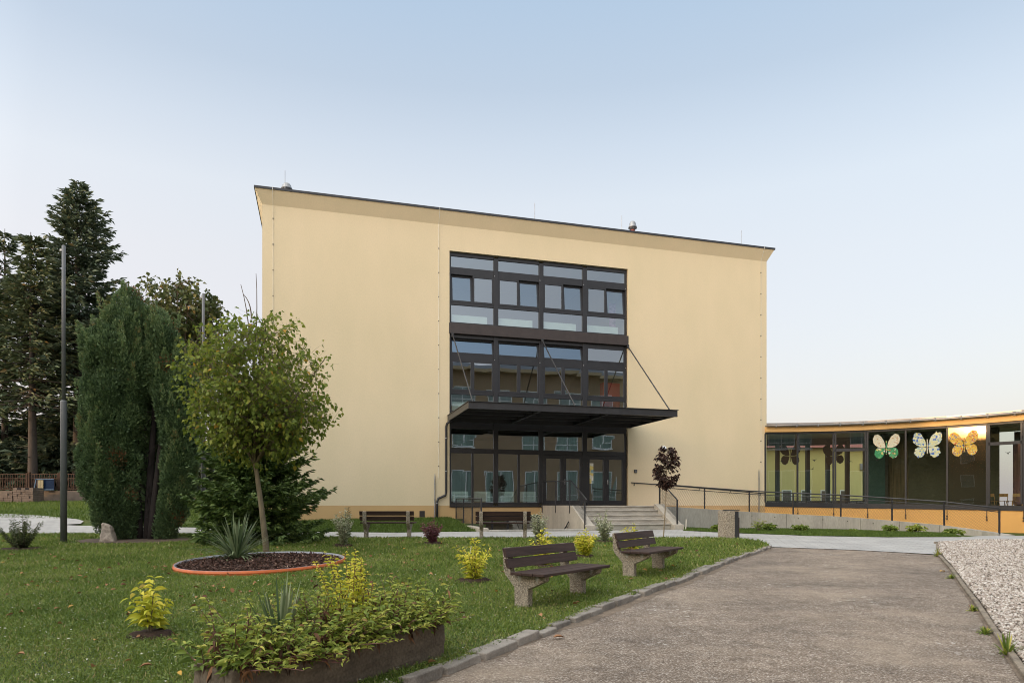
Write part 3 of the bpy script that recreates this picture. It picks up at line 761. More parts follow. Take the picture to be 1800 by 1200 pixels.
obj('cable_net', mesh_net((uL, -.15, 0.02), (uL, v3, .02), (uL, v3, zr - .03), (uL, -.15, zr - .03)), STEEL, lr)
uR = 15.1
rr_ = thing('stair_railing', 'short dark stair railing on the right cheek wall beside the red-leaved sapling', 'railing', (OX, OY, 0), A)
rail_run('handrail', [(uR, -3.62, zr), (uR, -3.66, zr), (uR, -4.95, .24), (uR, -5.0, .2)], rr_, .024)
obj('post', MB().box(uR - .025, uR + .025, -3.645, -3.595, .06, zr), STEEL, rr_)
obj('post', MB().box(uR - .025, uR + .025, -5.02, -4.97, -.72, .22), STEEL, rr_)
obj('cable_net', mesh_net((uR, -3.62, .1), (uR, -5.0, -.66), (uR, -5.0, .18), (uR, -3.62, zr - .03)), STEEL, rr_)
well = thing('light_well', 'sunken concrete basement stairwell left of the entrance steps', 'stairwell', (OX, OY, 0), A)
obj('floor', MB().box(7.4, 11.37, -5.2, .2, -3.2, -3.0), CONCG, well)
obj('front_wall', MB().box(7.7, 11.368, -5.42, -5.22, -3.2, -.835), CONCG, well, bevel=.01)
cw = MB().prism([(-.004, -3.2), (-5.22, -3.2), (-5.22, -.78), (-.004, -.72)], lambda v, z: (7.42 + .045 * v * 0, v, z), lambda v, z: (7.72, v, z))
obj('side_wall', cw, CONC, well, bevel=.012)
mb = MB()
for k in range(9): mb.box(10.2, 11.36, -4.9 + k * .3, -4.6 + k * .3, -3.0, -1.05 - k * .21)
obj('basement_stair', mb, STEP, well)
mb = MB().tube([(11.3, -3.5, -.62), (11.3, -1.8, -1.75)], .022, 8)
for v in (-3.2, -2.2): mb.box(11.3, 11.372, v - .015, v + .015, -.62 + (v + 3.5) * -.665 - .02, -.62 + (v + 3.5) * -.665 + .01)
obj('handrail', mb, STEEL, well)
wr = thing('well_railing', 'low black barred railing guarding the sunken basement stairwell', 'railing', (OX, OY, 0), A)
vs = [-.25, -1.75, -3.3, -4.75]; uw = 7.57
rail_run('handrail', [(uw, vs[0], .28), (uw, vs[-1], .24)], wr, .022)
for v in vs: obj('post', MB().box(uw - .022, uw + .022, v - .022, v + .022, -.74, .26), STEEL, wr)
obj('cable_net', mesh_net((uw, vs[0], -.7), (uw, vs[-1], -.74), (uw, vs[-1], .22), (uw, vs[0], .25)), STEEL, wr)

# ------------------------------------------------------------------ ramp, its railings
ramp_t = thing('access_ramp', 'long curved concrete access ramp with a low retaining wall', 'ramp', (0, 0, 0))
RC = [p[0] for p in RAMP]; RZ = [p[1] for p in RAMP]; RL = polylen(RC)
def smooth_poly(P, n):
    L = polylen(P); out = []
    for s_ in np.linspace(0, L[-1], n): out.append(along(P, s_))
    P2 = [out[0]]
    for i in range(1, n - 1):
        P2.append(tuple((out[i - 1][k] + 2 * out[i][k] + out[i + 1][k]) / 4 for k in (0, 1)))
    return P2 + [out[-1]]
RP = smooth_poly(RC, 29); RPL = polylen(RP)
def rz_at(s_): return float(np.interp(s_ / RPL[-1] * RL[-1], RL, RZ))
wallm = MB(); deck = MB()
def offs(P, i, d):
    a_, b_ = Vector(P[max(i - 1, 0)]), Vector(P[min(i + 1, len(P) - 1)]); t = (b_ - a_).normalized(); n = Vector((-t.y, t.x))
    return Vector(P[i]) + n * d
vs_, fs_ = [], []; dv = []
for i in range(len(RP)):
    o0, o1, o2 = offs(RP, i, 0), offs(RP, i, .2), offs(RP, i, 1.75); zt = rz_at(RPL[i])
    vs_ += [(o0.x, o0.y, -1.5), (o0.x, o0.y, zt), (o1.x, o1.y, zt + .002), (o1.x, o1.y, -1.5)]
    dv += [(o1.x, o1.y, zt - .1), (o2.x, o2.y, zt - .1), (o2.x, o2.y, -1.6)]
for i in range(len(RP) - 1):
    for k in range(3): fs_.append((i * 4 + k, i * 4 + k + 1, i * 4 + 5 + k, i * 4 + 4 + k))
fs_ += [(0, 1, 2, 3), tuple(len(vs_) - 4 + k for k in (3, 2, 1, 0))]
obj('retaining_wall', MB().add(vs_, fs_), CONCG, ramp_t)
obj('deck', MB().add(dv, [f for i in range(len(RP) - 1) for f in ((i * 3, i * 3 + 1, i * 3 + 4, i * 3 + 3), (i * 3 + 1, i * 3 + 2, i * 3 + 5, i * 3 + 4))]), STEP, ramp_t)
tie = MB(); joint = MB()
for i in range(9, 28):
    if i % 2: 
        for dz in (.16, .48):
            s_ = RPL[i]; zt = rz_at(s_); p_ = offs(RP, i, -.004)
            if zt - dz > g(p_.x, p_.y) + .12: tie.box(p_.x - .02, p_.x + .02, p_.y - .004, p_.y + .01, zt - dz - .02, zt - dz + .02)
    if i % 3 == 0:
        p_ = offs(RP, i, -.002); zt = rz_at(RPL[i]); joint.box(p_.x - .006, p_.x + .006, p_.y, p_.y + .01, -1.3, zt - .004)
objs('tie_hole', tie, INTDARK, ramp_t); objs('wall_joint', joint, INTDARK, ramp_t)
rrl = thing('ramp_railing', 'long dark ramp railing with diamond cable net curving along the retaining wall', 'railing', (0, 0, 0))
pp = []
for px in (1241, 1319, 1395, 1478, 1567, 1658, 1756):
    # nearest point of the wall line to this post
    i = min(range(len(RP)), key=lambda k: abs(900 + F * RP[k][0] / RP[k][1] - px)); j = i + 1 if 900 + F * RP[i][0] / RP[i][1] < px and i + 1 < len(RP) else i
    i = j - 1 if j > 0 else 0
    fx = lambda t: 900 + F * (RP[i][0] * (1 - t) + RP[j][0] * t) / (RP[i][1] * (1 - t) + RP[j][1] * t)
    t = min(1, max(0, (px - fx(0)) / (fx(1) - fx(0) + 1e-9))); s_ = RPL[i] * (1 - t) + RPL[j] * t
    x_, y_ = along(RP, s_); o_ = offs(RP, i, .1) - Vector(RP[i]); pp.append((x_ + o_.x, y_ + o_.y, rz_at(s_)))
o_ = offs(RP, 0, .1); first = (o_.x, o_.y, RZ[0])
allp = [first] + pp
RH = .87
rail_run('handrail', [(x, y, z + RH) for x, y, z in allp], rrl, .026)
rail_run('lower_rail', [(x, y, z + RH - .13) for x, y, z in allp], rrl, .014)
for x, y, z in pp: obj('post', MB().box(x - .024, x + .024, y - .024, y + .024, z - .02, z + RH), STEEL, rrl)
for i in range(len(allp) - 1):
    (xa, ya, za), (xb, yb, zb) = allp[i], allp[i + 1]
    obj('cable_net', mesh_net((xa, ya, za + .03), (xb, yb, zb + .03), (xb, yb, zb + RH - .14), (xa, ya, za + RH - .14)), STEEL, rrl)
wrl = thing('wall_handrail', 'dark handrail on brackets fixed to the wall above the ramp', 'handrail', (OX, OY, 0), A)
ua, ub = fu(1108), fu(1343); za, zb = fz(1108, 848), fz(1343, 867)
rail_run('rail', [(ua, -.09, za), (fu(1160), -.09, fz(1160, 851.5)), (ub, -.09, zb)], wrl, .024)
for px in (1114, 1227.6, 1282, 1335):
    u = fu(px); z = float(np.interp(px, [1108, 1160, 1343], [za, fz(1160, 851.5), zb]))
    obj('bracket', MB().tube([(u, -.09, z - .02), (u, -.09, z - .1), (u, 0, z - .11)], .012, 6).lathe([(.03, -.012), (.03, .012)], 10, (u, -.015, z - .11)), STEEL, wrl)

# ------------------------------------------------------------------ the low curved glazed passage
wing = thing('glazed_passage', 'low curved glass passage with ochre fascia and orange base joining the school', 'building', (WING[0][0], WING[0][1], 0))
WX, WY = WING[0]
def wp(i, d=0.0):
    """plan point i of the front moved d towards the outside, in the passage's own coordinates"""
    a_, b_ = Vector(WING[max(i - 1, 0)]), Vector(WING[min(i + 1, len(WING) - 1)]); t = (b_ - a_).normalized(); n = Vector((t.y, -t.x))
    p = Vector(WING[i]) + n * d; return p.x - WX, p.y - WY
NW = len(WING)
def band(d0, d1, z0, z1, i0=0, i1=NW - 1, dz=None):
    mb = MB(); vs, fs = [], []
    for i in range(i0, i1 + 1):
        a_, b_ = wp(i, d0), wp(i, d1); o = dz(i) if dz else 0
        vs += [(*a_, z0 + o), (*b_, z0 + o), (*b_, z1 + o), (*a_, z1 + o)]
    m = i1 - i0
    for i in range(m):
        for k in range(4): fs.append((i * 4 + k, i * 4 + (k + 1) % 4, i * 4 + 4 + (k + 1) % 4, i * 4 + 4 + k))
    fs += [(0, 1, 2, 3), (m * 4 + 3, m * 4 + 2, m * 4 + 1, m * 4)]
    return mb.add(vs, fs)
sz = lambda i: -.17 * min(1, i / 7)
GT0, GT1 = .17, 3.46
obj('base_wall', band(-.3, .03, -1.7, -.055, dz=sz), ORANGE, wing)
obj('sill', band(-.15, .06, -.052, .16, dz=sz), FRAME, wing)
obj('fascia', band(-.3, .16, 3.49, 3.74), M('ochre_fascia', (.66, .42, .17), .85, .05, .8), wing)
obj('head_rail', band(-.12, .05, 3.40, 3.487), FRAME, wing)
rf = obj('roof', band(-6.0, .22, 3.742, 3.80), ROOFGREY, wing)
obj('flashing', band(.221, .25, 3.742, 3.90), M('flashing_metal', (.36, .33, .30), .4, .1, 2, metal=.7), rf)
vs, fs = [], []
gu = MB(); gp = [(*wp(i, .31), 3.775) for i in range(NW)]
obj('gutter', gu.tube(gp, .06, 8), M('zinc_gutter', (.2, .19, .18), .4, .15, 3, metal=.6), rf, True)
gb = MB(); tot = polylen([p[:2] for p in gp])[-1]
for s_ in np.arange(.4, tot, .95):
    x_, y_ = along([p[:2] for p in gp], s_); gb.box(x_ - .02, x_ + .02, y_ - .07, y_ + .07, 3.70, 3.85)
objs('gutter_bracket', gb, ZINC, rf)
obj('floor', band(-5.0, -.16, -.3, 0.0, dz=sz), INTFLOOR, wing)
obj('ceiling', band(-5.5, -.31, 3.56, 3.70), M('ceiling_board', (.45, .4, .33), .9, .06, 1), wing)
def wall_post(i, w=.075, d=.09):
    x, y = wp(i, -.02); a_, b_ = Vector(WING[max(i - 1, 0)]), Vector(WING[min(i + 1, NW - 1)]); t = (b_ - a_).normalized()
    z0 = .15 + sz(i)
    return MB().bar((x, y, z0), (x, y, 3.42), d, w, (t.x, t.y, 0))
for i in range(NW): obj('mullion', wall_post(i), FRAME, wing, bevel=.006)
for i in (2, 6):   # opening lights with a transom
    a_, b_ = wp(i, 0.0), wp(i + 1, 0.0); z = 2.6
    obj('transom', MB().bar((*a_, z), (*b_, z), .07, .13), FRAME, wing)
    mb = MB()
    P = lambda t, zz: (a_[0] * (1 - t) + b_[0] * t, a_[1] * (1 - t) + b_[1] * t, zz)
    for t in (.06, .94): mb.bar(P(t, .2 + sz(i)), P(t, 3.4), .07, .07, (b_[0] - a_[0], b_[1] - a_[1], 0))
    obj('opening_frame', mb, FRAME, wing)
for i in range(NW - 1):
    a_, b_ = wp(i, -.005), wp(i + 1, -.005); z0a, z0b = .15 + sz(i), .15 + sz(i + 1)
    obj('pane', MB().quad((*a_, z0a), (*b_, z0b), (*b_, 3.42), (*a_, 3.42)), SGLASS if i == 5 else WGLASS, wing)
for i in range(1, NW):   # drain stubs with black anchors on the base wall
    x, y = wp(i, .05); z = sz(i)
    mb = MB().tube([(x, y, -.06 + z), (x, y, -.42 + z)], .012, 6)
    for dz in (.28, .40): mb.lathe([(.03, -.03), (.03, .03)], 8, (x, y + .0, -.06 + z - dz))
    obj('anchor_rod', mb, STEEL, wing)
# back wall of the passage: glazed on the left, solid on the right
BK = -4.2
obj('back_sill', band(BK - .1, BK, -.3, .25, 0, 4), FRAMEB, wing)
obj('back_head', band(BK - .1, BK, 3.2, 3.56, 0, 4), FRAMEB, wing)
for i, t in ((0, .12), (0, .55), (1, .05), (1, .75), (2, .2), (2, .62), (3, 0)):
    a_, b_ = wp(i, BK), wp(i + 1, BK); x, y = a_[0] * (1 - t) + b_[0] * t, a_[1] * (1 - t) + b_[1] * t
    obj('back_post', MB().box(x - .09, x + .09, y - .1, y + .1, 0, 3.4), FRAMEB, wing)
a_, b_ = wp(0, BK + .05), wp(1, BK + .05); obj('door_head', MB().bar((a_[0] - .8, a_[1], 2.25), (b_[0] - .7, b_[1], 2.25), .1, .12), FRAMEB, wing)
TEAL = M('dark_teal_wall', (.05, .085, .07), .8, .1, 1); OLIVE = M('olive_wall', (.085, .075, .045), .85, .1, .8)
SLAT = M('timber_wall', (.13, .095, .05), .8, .5, 3, stretch=(6, 6, .25))
obj('inner_wall', band(-2.6, -2.5, 0, 3.5, 3, 4, dz=None), SLAT, wing)
obj('inner_wall', band(-2.2, -2.1, -.2, 3.5, 4, 6, dz=None), OLIVE, wing)
a_, b_ = wp(3, -2.3), wp(4, -2.45)
obj('inner_column', MB().box(a_[0] + .55, a_[0] + .75, a_[1] - .6, a_[1] - .35, 0, 3.5), INTDARK, wing)
obj('inner_panel', MB().bar((*wp(3, -1.9), 1.6), (wp(3, -1.9)[0] + .75, wp(3, -1.9)[1] - .3, 1.6), .06, 3.2), TEAL, wing)
obj('inner_wall', band(-5.2, -5.1, -.3, 3.5, 6, NW - 1), M('brown_room_wall', (.14, .085, .05), .85, .2, 1.5, stretch=(3, 3, .3)), wing)
CURP = M('pink_curtain', (.42, .24, .26), .9, .25, 9, stretch=(6, 6, .3))
for i_, t_ in ((6, .02), (7, .25), (8, .1)):
    a_, b_ = Vector(wp(i_, -4.6)), Vector(wp(i_ + 1, -4.6)); d_ = (b_ - a_).normalized(); p_ = a_.lerp(b_, t_); n_ = Vector((d_.y, -d_.x))
    P_ = [p_ + d_ * (.05 * k) + n_ * (.04 * math.sin(k * 1.9)) for k in range(13)]
    obj('curtain', MB().add([(q.x, q.y, z_) for z_ in (.05, 3.0) for q in P_], [(k, k + 1, k + 14, k + 13) for k in range(12)]), CURP, wing, True)
    q0 = p_ + d_ * .75 + n_ * .12; q1 = q0 + d_ * .5
    obj('room_door', MB().bar((q0.x, q0.y, 1.2), (q1.x, q1.y, 1.2), .05, 2.3), M('pale_door', (.45, .38, .28), .6), wing)
# chairs in the room on the right
CW = M('beech_wood', (.42, .23, .09), .55, .15, 5, stretch=(3, 3, 1))
def chair_builder(label):
    t = thing('school_chair', label, 'chair', (0, 0, 0), 0, "children's wooden chairs in the passage")
    obj('seat', MB().box(-.17, .17, -.16, .17, .33, .352), CW, t, bevel=.008)
    obj('backrest', MB().box(-.16, .16, .17, .19, .52, .66), CW, t, bevel=.008)
    for sx in (-1, 1):
        obj('leg', MB().tube([(sx * .17, -.19, 0), (sx * .16, -.12, .33)], .014, 8), CW, t)
        obj('leg', MB().tube([(sx * .17, .22, 0), (sx * .165, .14, .33), (sx * .16, .18, .66)], .014, 8), CW, t)
    return t
c0 = chair_builder("child's wooden chair nearest the window post, turned sideways"); first_used = False
for px, D, rz, lab in ((1746, 30.0, 1.9, "child's wooden chair nearest the window post, turned sideways"), (1761, 30.2, 2.9, "child's pale chair with its backrest square to the passage window"),
                       (1777, 30.0, 3.9, "child's wooden chair half turned between two others indoors"), (1788, 29.6, 2.6, "child's yellow chair at the right end of the indoor row")):
    x, y = pxd(px, D); c = c0 if not first_used else dup(c0, label=lab); first_used = True
    c.location = (x, y, -.14); c.rotation_euler = (0, 0, rz)
# paper butterflies and bird silhouettes on the panes
def bfmat(name, cols, sc):
    m, nd, lk, p = newmat(name); tc = nd.new('ShaderNodeTexCoord'); v = nd.new('ShaderNodeTexVoronoi'); v.inputs['Scale'].default_value = sc
    lk.new(tc.outputs['Object'], v.inputs['Vector']); sp = nd.new('ShaderNodeSeparateColor'); lk.new(v.outputs['Color'], sp.inputs[0])
    r = ramp(nd, cols, 'CONSTANT'); lk.new(sp.outputs[0], r.inputs[0]); lk.new(r.outputs[0], p.inputs['Base Color']); p.inputs['Roughness'].default_value = .8
    t = nd.new('ShaderNodeBsdfTranslucent'); lk.new(r.outputs[0], t.inputs[0])
    mx = nd.new('ShaderNodeMixShader'); mx.inputs[0].default_value = .25; lk.new(p.outputs[0], mx.inputs[1]); lk.new(t.outputs[0], mx.inputs[2]); lk.new(mx.outputs[0], nd['Material Output'].inputs[0])
    return m
def butterfly(px, py, w, mats, label, inside=0.0, tilt=0.0, ragged=0.0, seed=1, back=False):
    i = max(k for k in range(NW - 1) if 900 + F * WING[k][0] / WING[k][1] <= px)
    a_, b_ = Vector(WING[i]), Vector(WING[i + 1]); k = (px - 900) / F
    t = (k * a_.y - a_.x) / ((b_.x - a_.x) - k * (b_.y - a_.y)); p = a_.lerp(b_, t); d = (b_ - a_).normalized(); n = Vector((d.y, -d.x))
    off = (n * (.016 if not back else -inside)); D = p.y
    if back:
        q = p + off; lam = 1.0; p = Vector((k * q.y, q.y)); off = Vector((0, 0)); D = p.y
    z = (HZ - py) / F * D
    ro = thing('paper_butterfly', label, 'decoration', (p.x + off.x, p.y + off.y, z), math.atan2(d.y, d.x), 'paper butterflies on the passage windows')
    rr = random.Random(seed); S = w * D / F
    upper = [(.03, .03), (.08, .25), (.18, .45), (.32, .56), (.44, .52), (.5, .36), (.47, .18), (.36, .05), (.2, -.02), (.05, -.02)]
    lower = [(.03, -.04), (.2, -.03), (.34, -.02), (.42, -.12), (.44, -.28), (.36, -.42), (.23, -.47), (.12, -.38), (.06, -.2)]
    def sub(P, nn=3):
        out = []
        for a, b in zip(P, P[1:] + P[:1]):
            for m_ in range(nn): out.append((a[0] + (b[0] - a[0]) * m_ / nn, a[1] + (b[1] - a[1]) * m_ / nn))
        if ragged: out = [(x * (1 + rr.uniform(-ragged, ragged)), y * (1 + rr.uniform(-ragged, ragged))) for x, y in out]
        return out
    for sx in (-1, 1):
        for poly, mt in ((upper, mats[0]), (lower, mats[1])):
            P = [(sx * x * S, y * S) for x, y in sub(poly)]
            c_, s_ = math.cos(tilt), math.sin(tilt); P = [(x * c_ - y * s_, x * s_ + y * c_) for x, y in P]
            obj('wing', MB().prism(P, lambda x, y: (x, -.004, y), lambda x, y: (x, .002, y)), mt, ro)
    obj('body', MB().bar((0, -.006, -.3 * S), (0, -.006, .28 * S), .03 * S / .9, .012), mats[2], ro)
CREAM = [(0, (.72, .68, .5)), (.3, (.66, .64, .5)), (.75, (.6, .42, .25)), (.85, (.72, .7, .6))]
GRN = [(0, (.05, .28, .12)), (.5, (.10, .36, .16)), (.78, (.6, .55, .2)), (.88, (.55, .12, .05)), (.94, (.7, .7, .6))]
BLU = [(0, (.62, .66, .5)), (.35, (.7, .68, .35)), (.6, (.1, .2, .55)), (.72, (.35, .5, .55)), (.88, (.7, .7, .62))]
YEL = [(0, (.72, .5, .08)), (.55, (.66, .36, .08)), (.7, (.15, .2, .4)), (.8, (.6, .12, .05)), (.9, (.75, .65, .3))]
mC, mG, mB, mY, mD = bfmat('cream_paper', CREAM, 18), bfmat('green_paper', GRN, 14), bfmat('patchwork_paper', BLU, 16), bfmat('yellow_paper', YEL, 22), M('brown_card', (.07, .045, .03), .8)
butterfly(1558, 786, 42, (mC, mG, mG), 'paper butterfly with cream upper wings and green lower wings', seed=2)
butterfly(1630, 784, 44, (mB, mB, mC), 'ragged-edged pale patchwork paper butterfly with blue and yellow pinwheels', ragged=.07, seed=4)
butterfly(1695, 781, 43, (mY, mY, mY), 'yellow spotted paper butterfly on the pane nearest the sun glare', tilt=.06, seed=3)
butterfly(1389, 800, 36, (mD, mD, mD), 'dark butterfly silhouette behind the leftmost passage pane', inside=3.9, back=True)
butterfly(1466, 800, 34, (mD, mD, mD), 'dark butterfly silhouette half hidden by the third passage mullion', inside=3.9, back=True, tilt=.1)
def bird(px, py, w, label, tilt=0.0, mt=None):
    i = max(k for k in range(NW - 1) if 900 + F * WING[k][0] / WING[k][1] <= px)
    a_, b_ = Vector(WING[i]), Vector(WING[i + 1]); k = (px - 900) / F
    t = (k * a_.y - a_.x) / ((b_.x - a_.x) - k * (b_.y - a_.y)); p = a_.lerp(b_, t); d = (b_ - a_).normalized(); n = Vector((d.y, -d.x)); z = (HZ - py) / F * p.y; S = w * p.y / F
    P = [(-.5, .12), (-.3, .1), (-.08, .0), (0, .09), (.06, .0), (.3, .1), (.5, .08), (.3, .02), (.1, -.1), (.06, -.2), (.12, -.33), (0, -.26), (-.1, -.33), (-.05, -.2), (-.1, -.1), (-.3, .03)]
    c_, s_ = math.cos(tilt), math.sin(tilt); P = [((x * c_ - y * s_) * S, (x * s_ + y * c_) * S) for x, y in P]
    o = obj('bird_sticker', MB().prism(P, lambda x, y: (x, -.003, y), lambda x, y: (x, .001, y)), mt or INTDARK, None)
    o.location = (p.x + n.x * .012, p.y + n.y * .012, z); o.rotation_euler = (0, 0, math.atan2(d.y, d.x))
    tag(o, label, 'sticker', 'bird silhouettes on the passage glass')
BLK = M('black_vinyl', (.012, .012, .012), .6)
bird(1431, 808, 10, 'upper black bird sticker with spread wings on the second pane', 0, BLK)
bird(1428, 823, 8, 'lower tilted black bird sticker on the second pane', .6, BLK)
bird(1494, 810, 10, 'steeply tilted black bird sticker on the third pane', -.5, BLK)
bird(1374, 810.5, 7, 'black bird sticker on the leftmost pane beside a brown post', .1, BLK)
bird(1542, 808, 6, 'tiny black bird sticker below the cream and green butterfly', .2, BLK)
bird(1772, 795, 10, 'black bird sticker above the indoor chairs', .1, BLK)
# yellow building across the yard behind the passage
yb = thing('yellow_building', 'yellow-green rendered building with a red roof edge seen through the passage glass', 'building', (13.5, 44, 0), .0)
YW = M('yellow_green_render', (.60, .52, .20), .9, .06, .6)
obj('wall', MB().box(-9, 14, 0, 8, -1.5, 3.7), YW, yb)
obj('roof', MB().prism([(-.5, 3.7), (4, 4.9), (8.5, 3.7)], lambda y, z: (-9.4, y, z), lambda y, z: (14.4, y, z)), M('red_tiles', (.22, .06, .04), .8, .2, 6, bump=.4, bscale=20), yb)
for k in range(4):
    x = 4.2 + k * 1.25
    w_ = obj('window', MB().box(x - .32, x + .32, -.03, .02, .2, 1.0), WHITE, yb)
    obj('pane', MB().quad((x - .26, -.034, .26), (x + .26, -.034, .26), (x + .26, -.034, .94), (x - .26, -.034, .94)), INTDARK, w_)
    obj('sill', MB().box(x - .38, x + .38, -.1, -.03, .14, .2), WHITE, w_)
obj('meter_box', MB().box(9.3, 10.1, -.12, .0, -.9, .4), WHITE, yb, bevel=.01)
obj('downlight', MB().box(8.9, 9.1, -.12, .0, 2.3, 2.7), ZINC, yb)

# ------------------------------------------------------------------ buildings behind the photographer, one mirrored in the glass, two added for the light
nb = thing('neighbour_school', 'brown rendered school block with white windows mirrored in the entrance glass', 'building', (OX, OY, 0), A)
BRW = M('brown_render', (.30, .215, .13), .9, .08, .5)
NV = -34.3
obj('wall', MB().box(5, 52, NV - 11, NV, -2, 12.6), BRW, nb)
obj('eave', MB().box(4.4, 52.6, NV - 11.6, NV + .7, 12.6, 12.9), M('eave_board', (.42, .33, .2), .8), nb)
obj('roof', MB().prism([(NV + .7, 12.9), (NV - 5.5, 14.6), (NV - 11.6, 12.9)], lambda v, z: (4.4, v, z), lambda v, z: (52.6, v, z)), DARKROOF, nb)
CURT = M('green_curtain', (.20, .28, .24), .8, .5, 2.5, stretch=(5, 5, .2)); GREYG = M('dull_pane', (.2, .26, .25), .2, .3, 2)
for r_, (z0, z1) in enumerate(((.3, 3.3), (5.3, 7.1), (9.3, 11.0))):
    for k in range(13):
        x = 7 + k * 3.5
        if r_ == 1 and k % 4 == 3: continue
        w_ = obj('window', MB().box(x, x + 2.3, NV - .01, NV + .03, z0, z0 + .08).box(x, x + 2.3, NV - .01, NV + .03, z1 - .08, z1).box(x, x + .08, NV - .01, NV + .03, z0, z1).box(x + 2.22, x + 2.3, NV - .01, NV + .03, z0, z1)
                 .box(x + 1.1, x + 1.2, NV - .01, NV + .03, z0, z1).box(x, x + 2.3, NV - .01, NV + .03, z0 + .55, z0 + .62).box(x - .1, x + 2.4, NV, NV + .14, z0 - .12, z0 - .01), WHITE, nb)
        obj('pane', MB().box(x + .05, x + 2.25, NV - .02, NV + .012, z0 + .04, z1 - .04), CURT if r_ != 2 else GREYG, w_)
# an added taller block, out of view, that keeps the low sun off the school front
Ld = Vector((SUN_DIR.x, SUN_DIR.y))
def occ(p, y): t = (p[1] - y) / -Ld.y; return p[0] + Ld.x * t
yo = -12.0
xr, xl = occ((15.2, 32.3), yo), occ((-10.3, 24.6), yo) - 9
ab = thing('sun_blocker', 'plain grey-brown apartment block across the street from the school', 'building', (xl, yo, 0))
obj('wall', MB().box(0, xr - xl, -4.4, 0, -2, 20.5), M('grey_brown_render', (.2, .16, .12), .9, .1, .4), ab)
obj('roof', MB().box(-.4, xr - xl, -4.8, .4, 20.5, 20.8), DARKROOF, ab)
for r_ in range(6):
    for k in range(int((xr - xl - 2) / 3.2)):
        x = 1.2 + k * 3.2; z = 0.5 + r_ * 3.2
        w_ = obj('window', MB().box(x, x + 1.6, -.01, .03, z, z + 1.6), WHITE, ab)
        obj('pane', MB().box(x + .08, x + .76, .031, .034, z + .08, z + 1.52).box(x + .84, x + 1.52, .031, .034, z + .08, z + 1.52), INTDARK, w_)

rh_c = Vector((19.9, 29.2)) + Ld.normalized() * 62  # added unseen block, darkens the mirrored sky below the sun
rh = thing('reflection_blocker', 'low brown row house across the lawn mirrored in the passage glass', 'building', (rh_c.x, rh_c.y, 0), math.atan2(Ld.y, Ld.x) + math.pi / 2)
obj('wall', MB().box(-13, 14, -3, 3, -2.2, 8.15), M('dull_brown_render', (.20, .155, .11), .9, .1, .5), rh)
obj('roof', MB().prism([(-3.4, 8.15), (0, 8.7), (3.4, 8.15)], lambda y, z: (-13.3, y, z), lambda y, z: (14.3, y, z)), DARKROOF, rh)
for r_ in range(3):
    for k in range(8):
        for y_ in (-3, 3):
            x = -11.5 + k * 3.2; z = -.6 + r_ * 2.7
            w_ = obj('window', MB().box(x, x + 1.3, y_ - .03, y_ + .03, z, z + 1.4), WHITE, rh)
            obj('pane', MB().box(x + .08, x + 1.22, y_ - .034, y_ + .034, z + .08, z + 1.32), GREYG, w_)
def mirror_dir(i):
    a_, b_ = Vector(WING[i]), Vector(WING[i + 1]); m_ = (a_ + b_) / 2; t = (b_ - a_).normalized(); n = Vector((t.y, -t.x)); v = -m_.normalized()
    return m_, 2 * n.dot(v) * n - v
MIRROR = [mirror_dir(i) for i in range(NW - 1)]
# ------------------------------------------------------------------ benches, bin, poles, rock
def make_bench(label):
    t = thing('park_bench', label, 'bench', (0, 0, 0), 0, 'concrete and plank benches on the lawn')
    prof = [(-.095, -.25), (.10, -.25), (.10, .225), (.30, .325), (.335, .345), (.345, .415), (-.15, .415), (-.175, .50), (-.205, .76), (-.225, .775), (-.275, .77), (-.285, .75), (-.265, .47), (-.25, .415), (-.105, .24)]
    for x in (-.62, .62):
        obj('concrete_leg', MB().prism(prof, lambda f, z: (x - .05, -f, z), lambda f, z: (x + .05, -f, z)), AGG, t, bevel=.012)
        mb = MB()
        for f in (-.02, .23): mb.lathe([(.05, -.066), (.06, 0), (.05, .066)], 10, (x, -f, .375))
        objs('mounting_lug', mb, CONCG, t)
    for k in range(3):
        f = -.08 + k * .165
        obj('seat_plank', MB().box(-.78, .78, -f - .155, -f, .418, .458), WOOD, t, bevel=.007)
    for z0, z1, f in ((.505, .63, -.135), (.65, .775, -.168)):
        d = .038; k = -.045
        obj('back_plank', MB().hexa([(-.78, -f, z0), (.78, -f, z0), (.78, -f - d, z0), (-.78, -f - d, z0), (-.78, -f - k * .8, z1), (.78, -f - k * .8, z1), (.78, -f - d - k * .8, z1), (-.78, -f - d - k * .8, z1)]), WOOD, t, bevel=.007)
    return t
# local -y faces forward (the sitter's way)
b0 = make_bench('near plank bench with aggregate concrete legs, nearest of the two roadside benches, beside the asphalt')
def put_bench(b, pa, pb, flip=False):
    """pa, pb: ground points of the two legs, left then right as seen by the sitter's back"""
    m = ((pa[0] + pb[0]) / 2, (pa[1] + pb[1]) / 2); ang = math.atan2(pb[1] - pa[1], pb[0] - pa[0])
    b.location = (m[0], m[1], g(*m) + .06); b.rotation_euler = (0, 0, ang)
put_bench(b0, ray_g(925, 1064, .06), ray_g(1012, 1043, .06))
b1 = dup(b0, label='second plank bench along the kerb, between the near bench and the paved path')
put_bench(b1, ray_g(1108, 1013, .06), ray_g(1156, 1000, .06))
b0.scale = b1.scale = (1, 1, 1)
b2 = dup(b0, label='bench seen from behind left of the purple shrub, facing the school')
put_bench(b2, ray_g(731, 945, .06), ray_g(632, 945, .06))
b3 = dup(b0, label='bench seen from behind in front of the sunken stairwell, facing the school')
put_bench(b3, ray_g(926, 946, .06), ray_g(843, 946, .06))
for b_ in (b0, b1): b_.scale = (1.03, 1, .89)

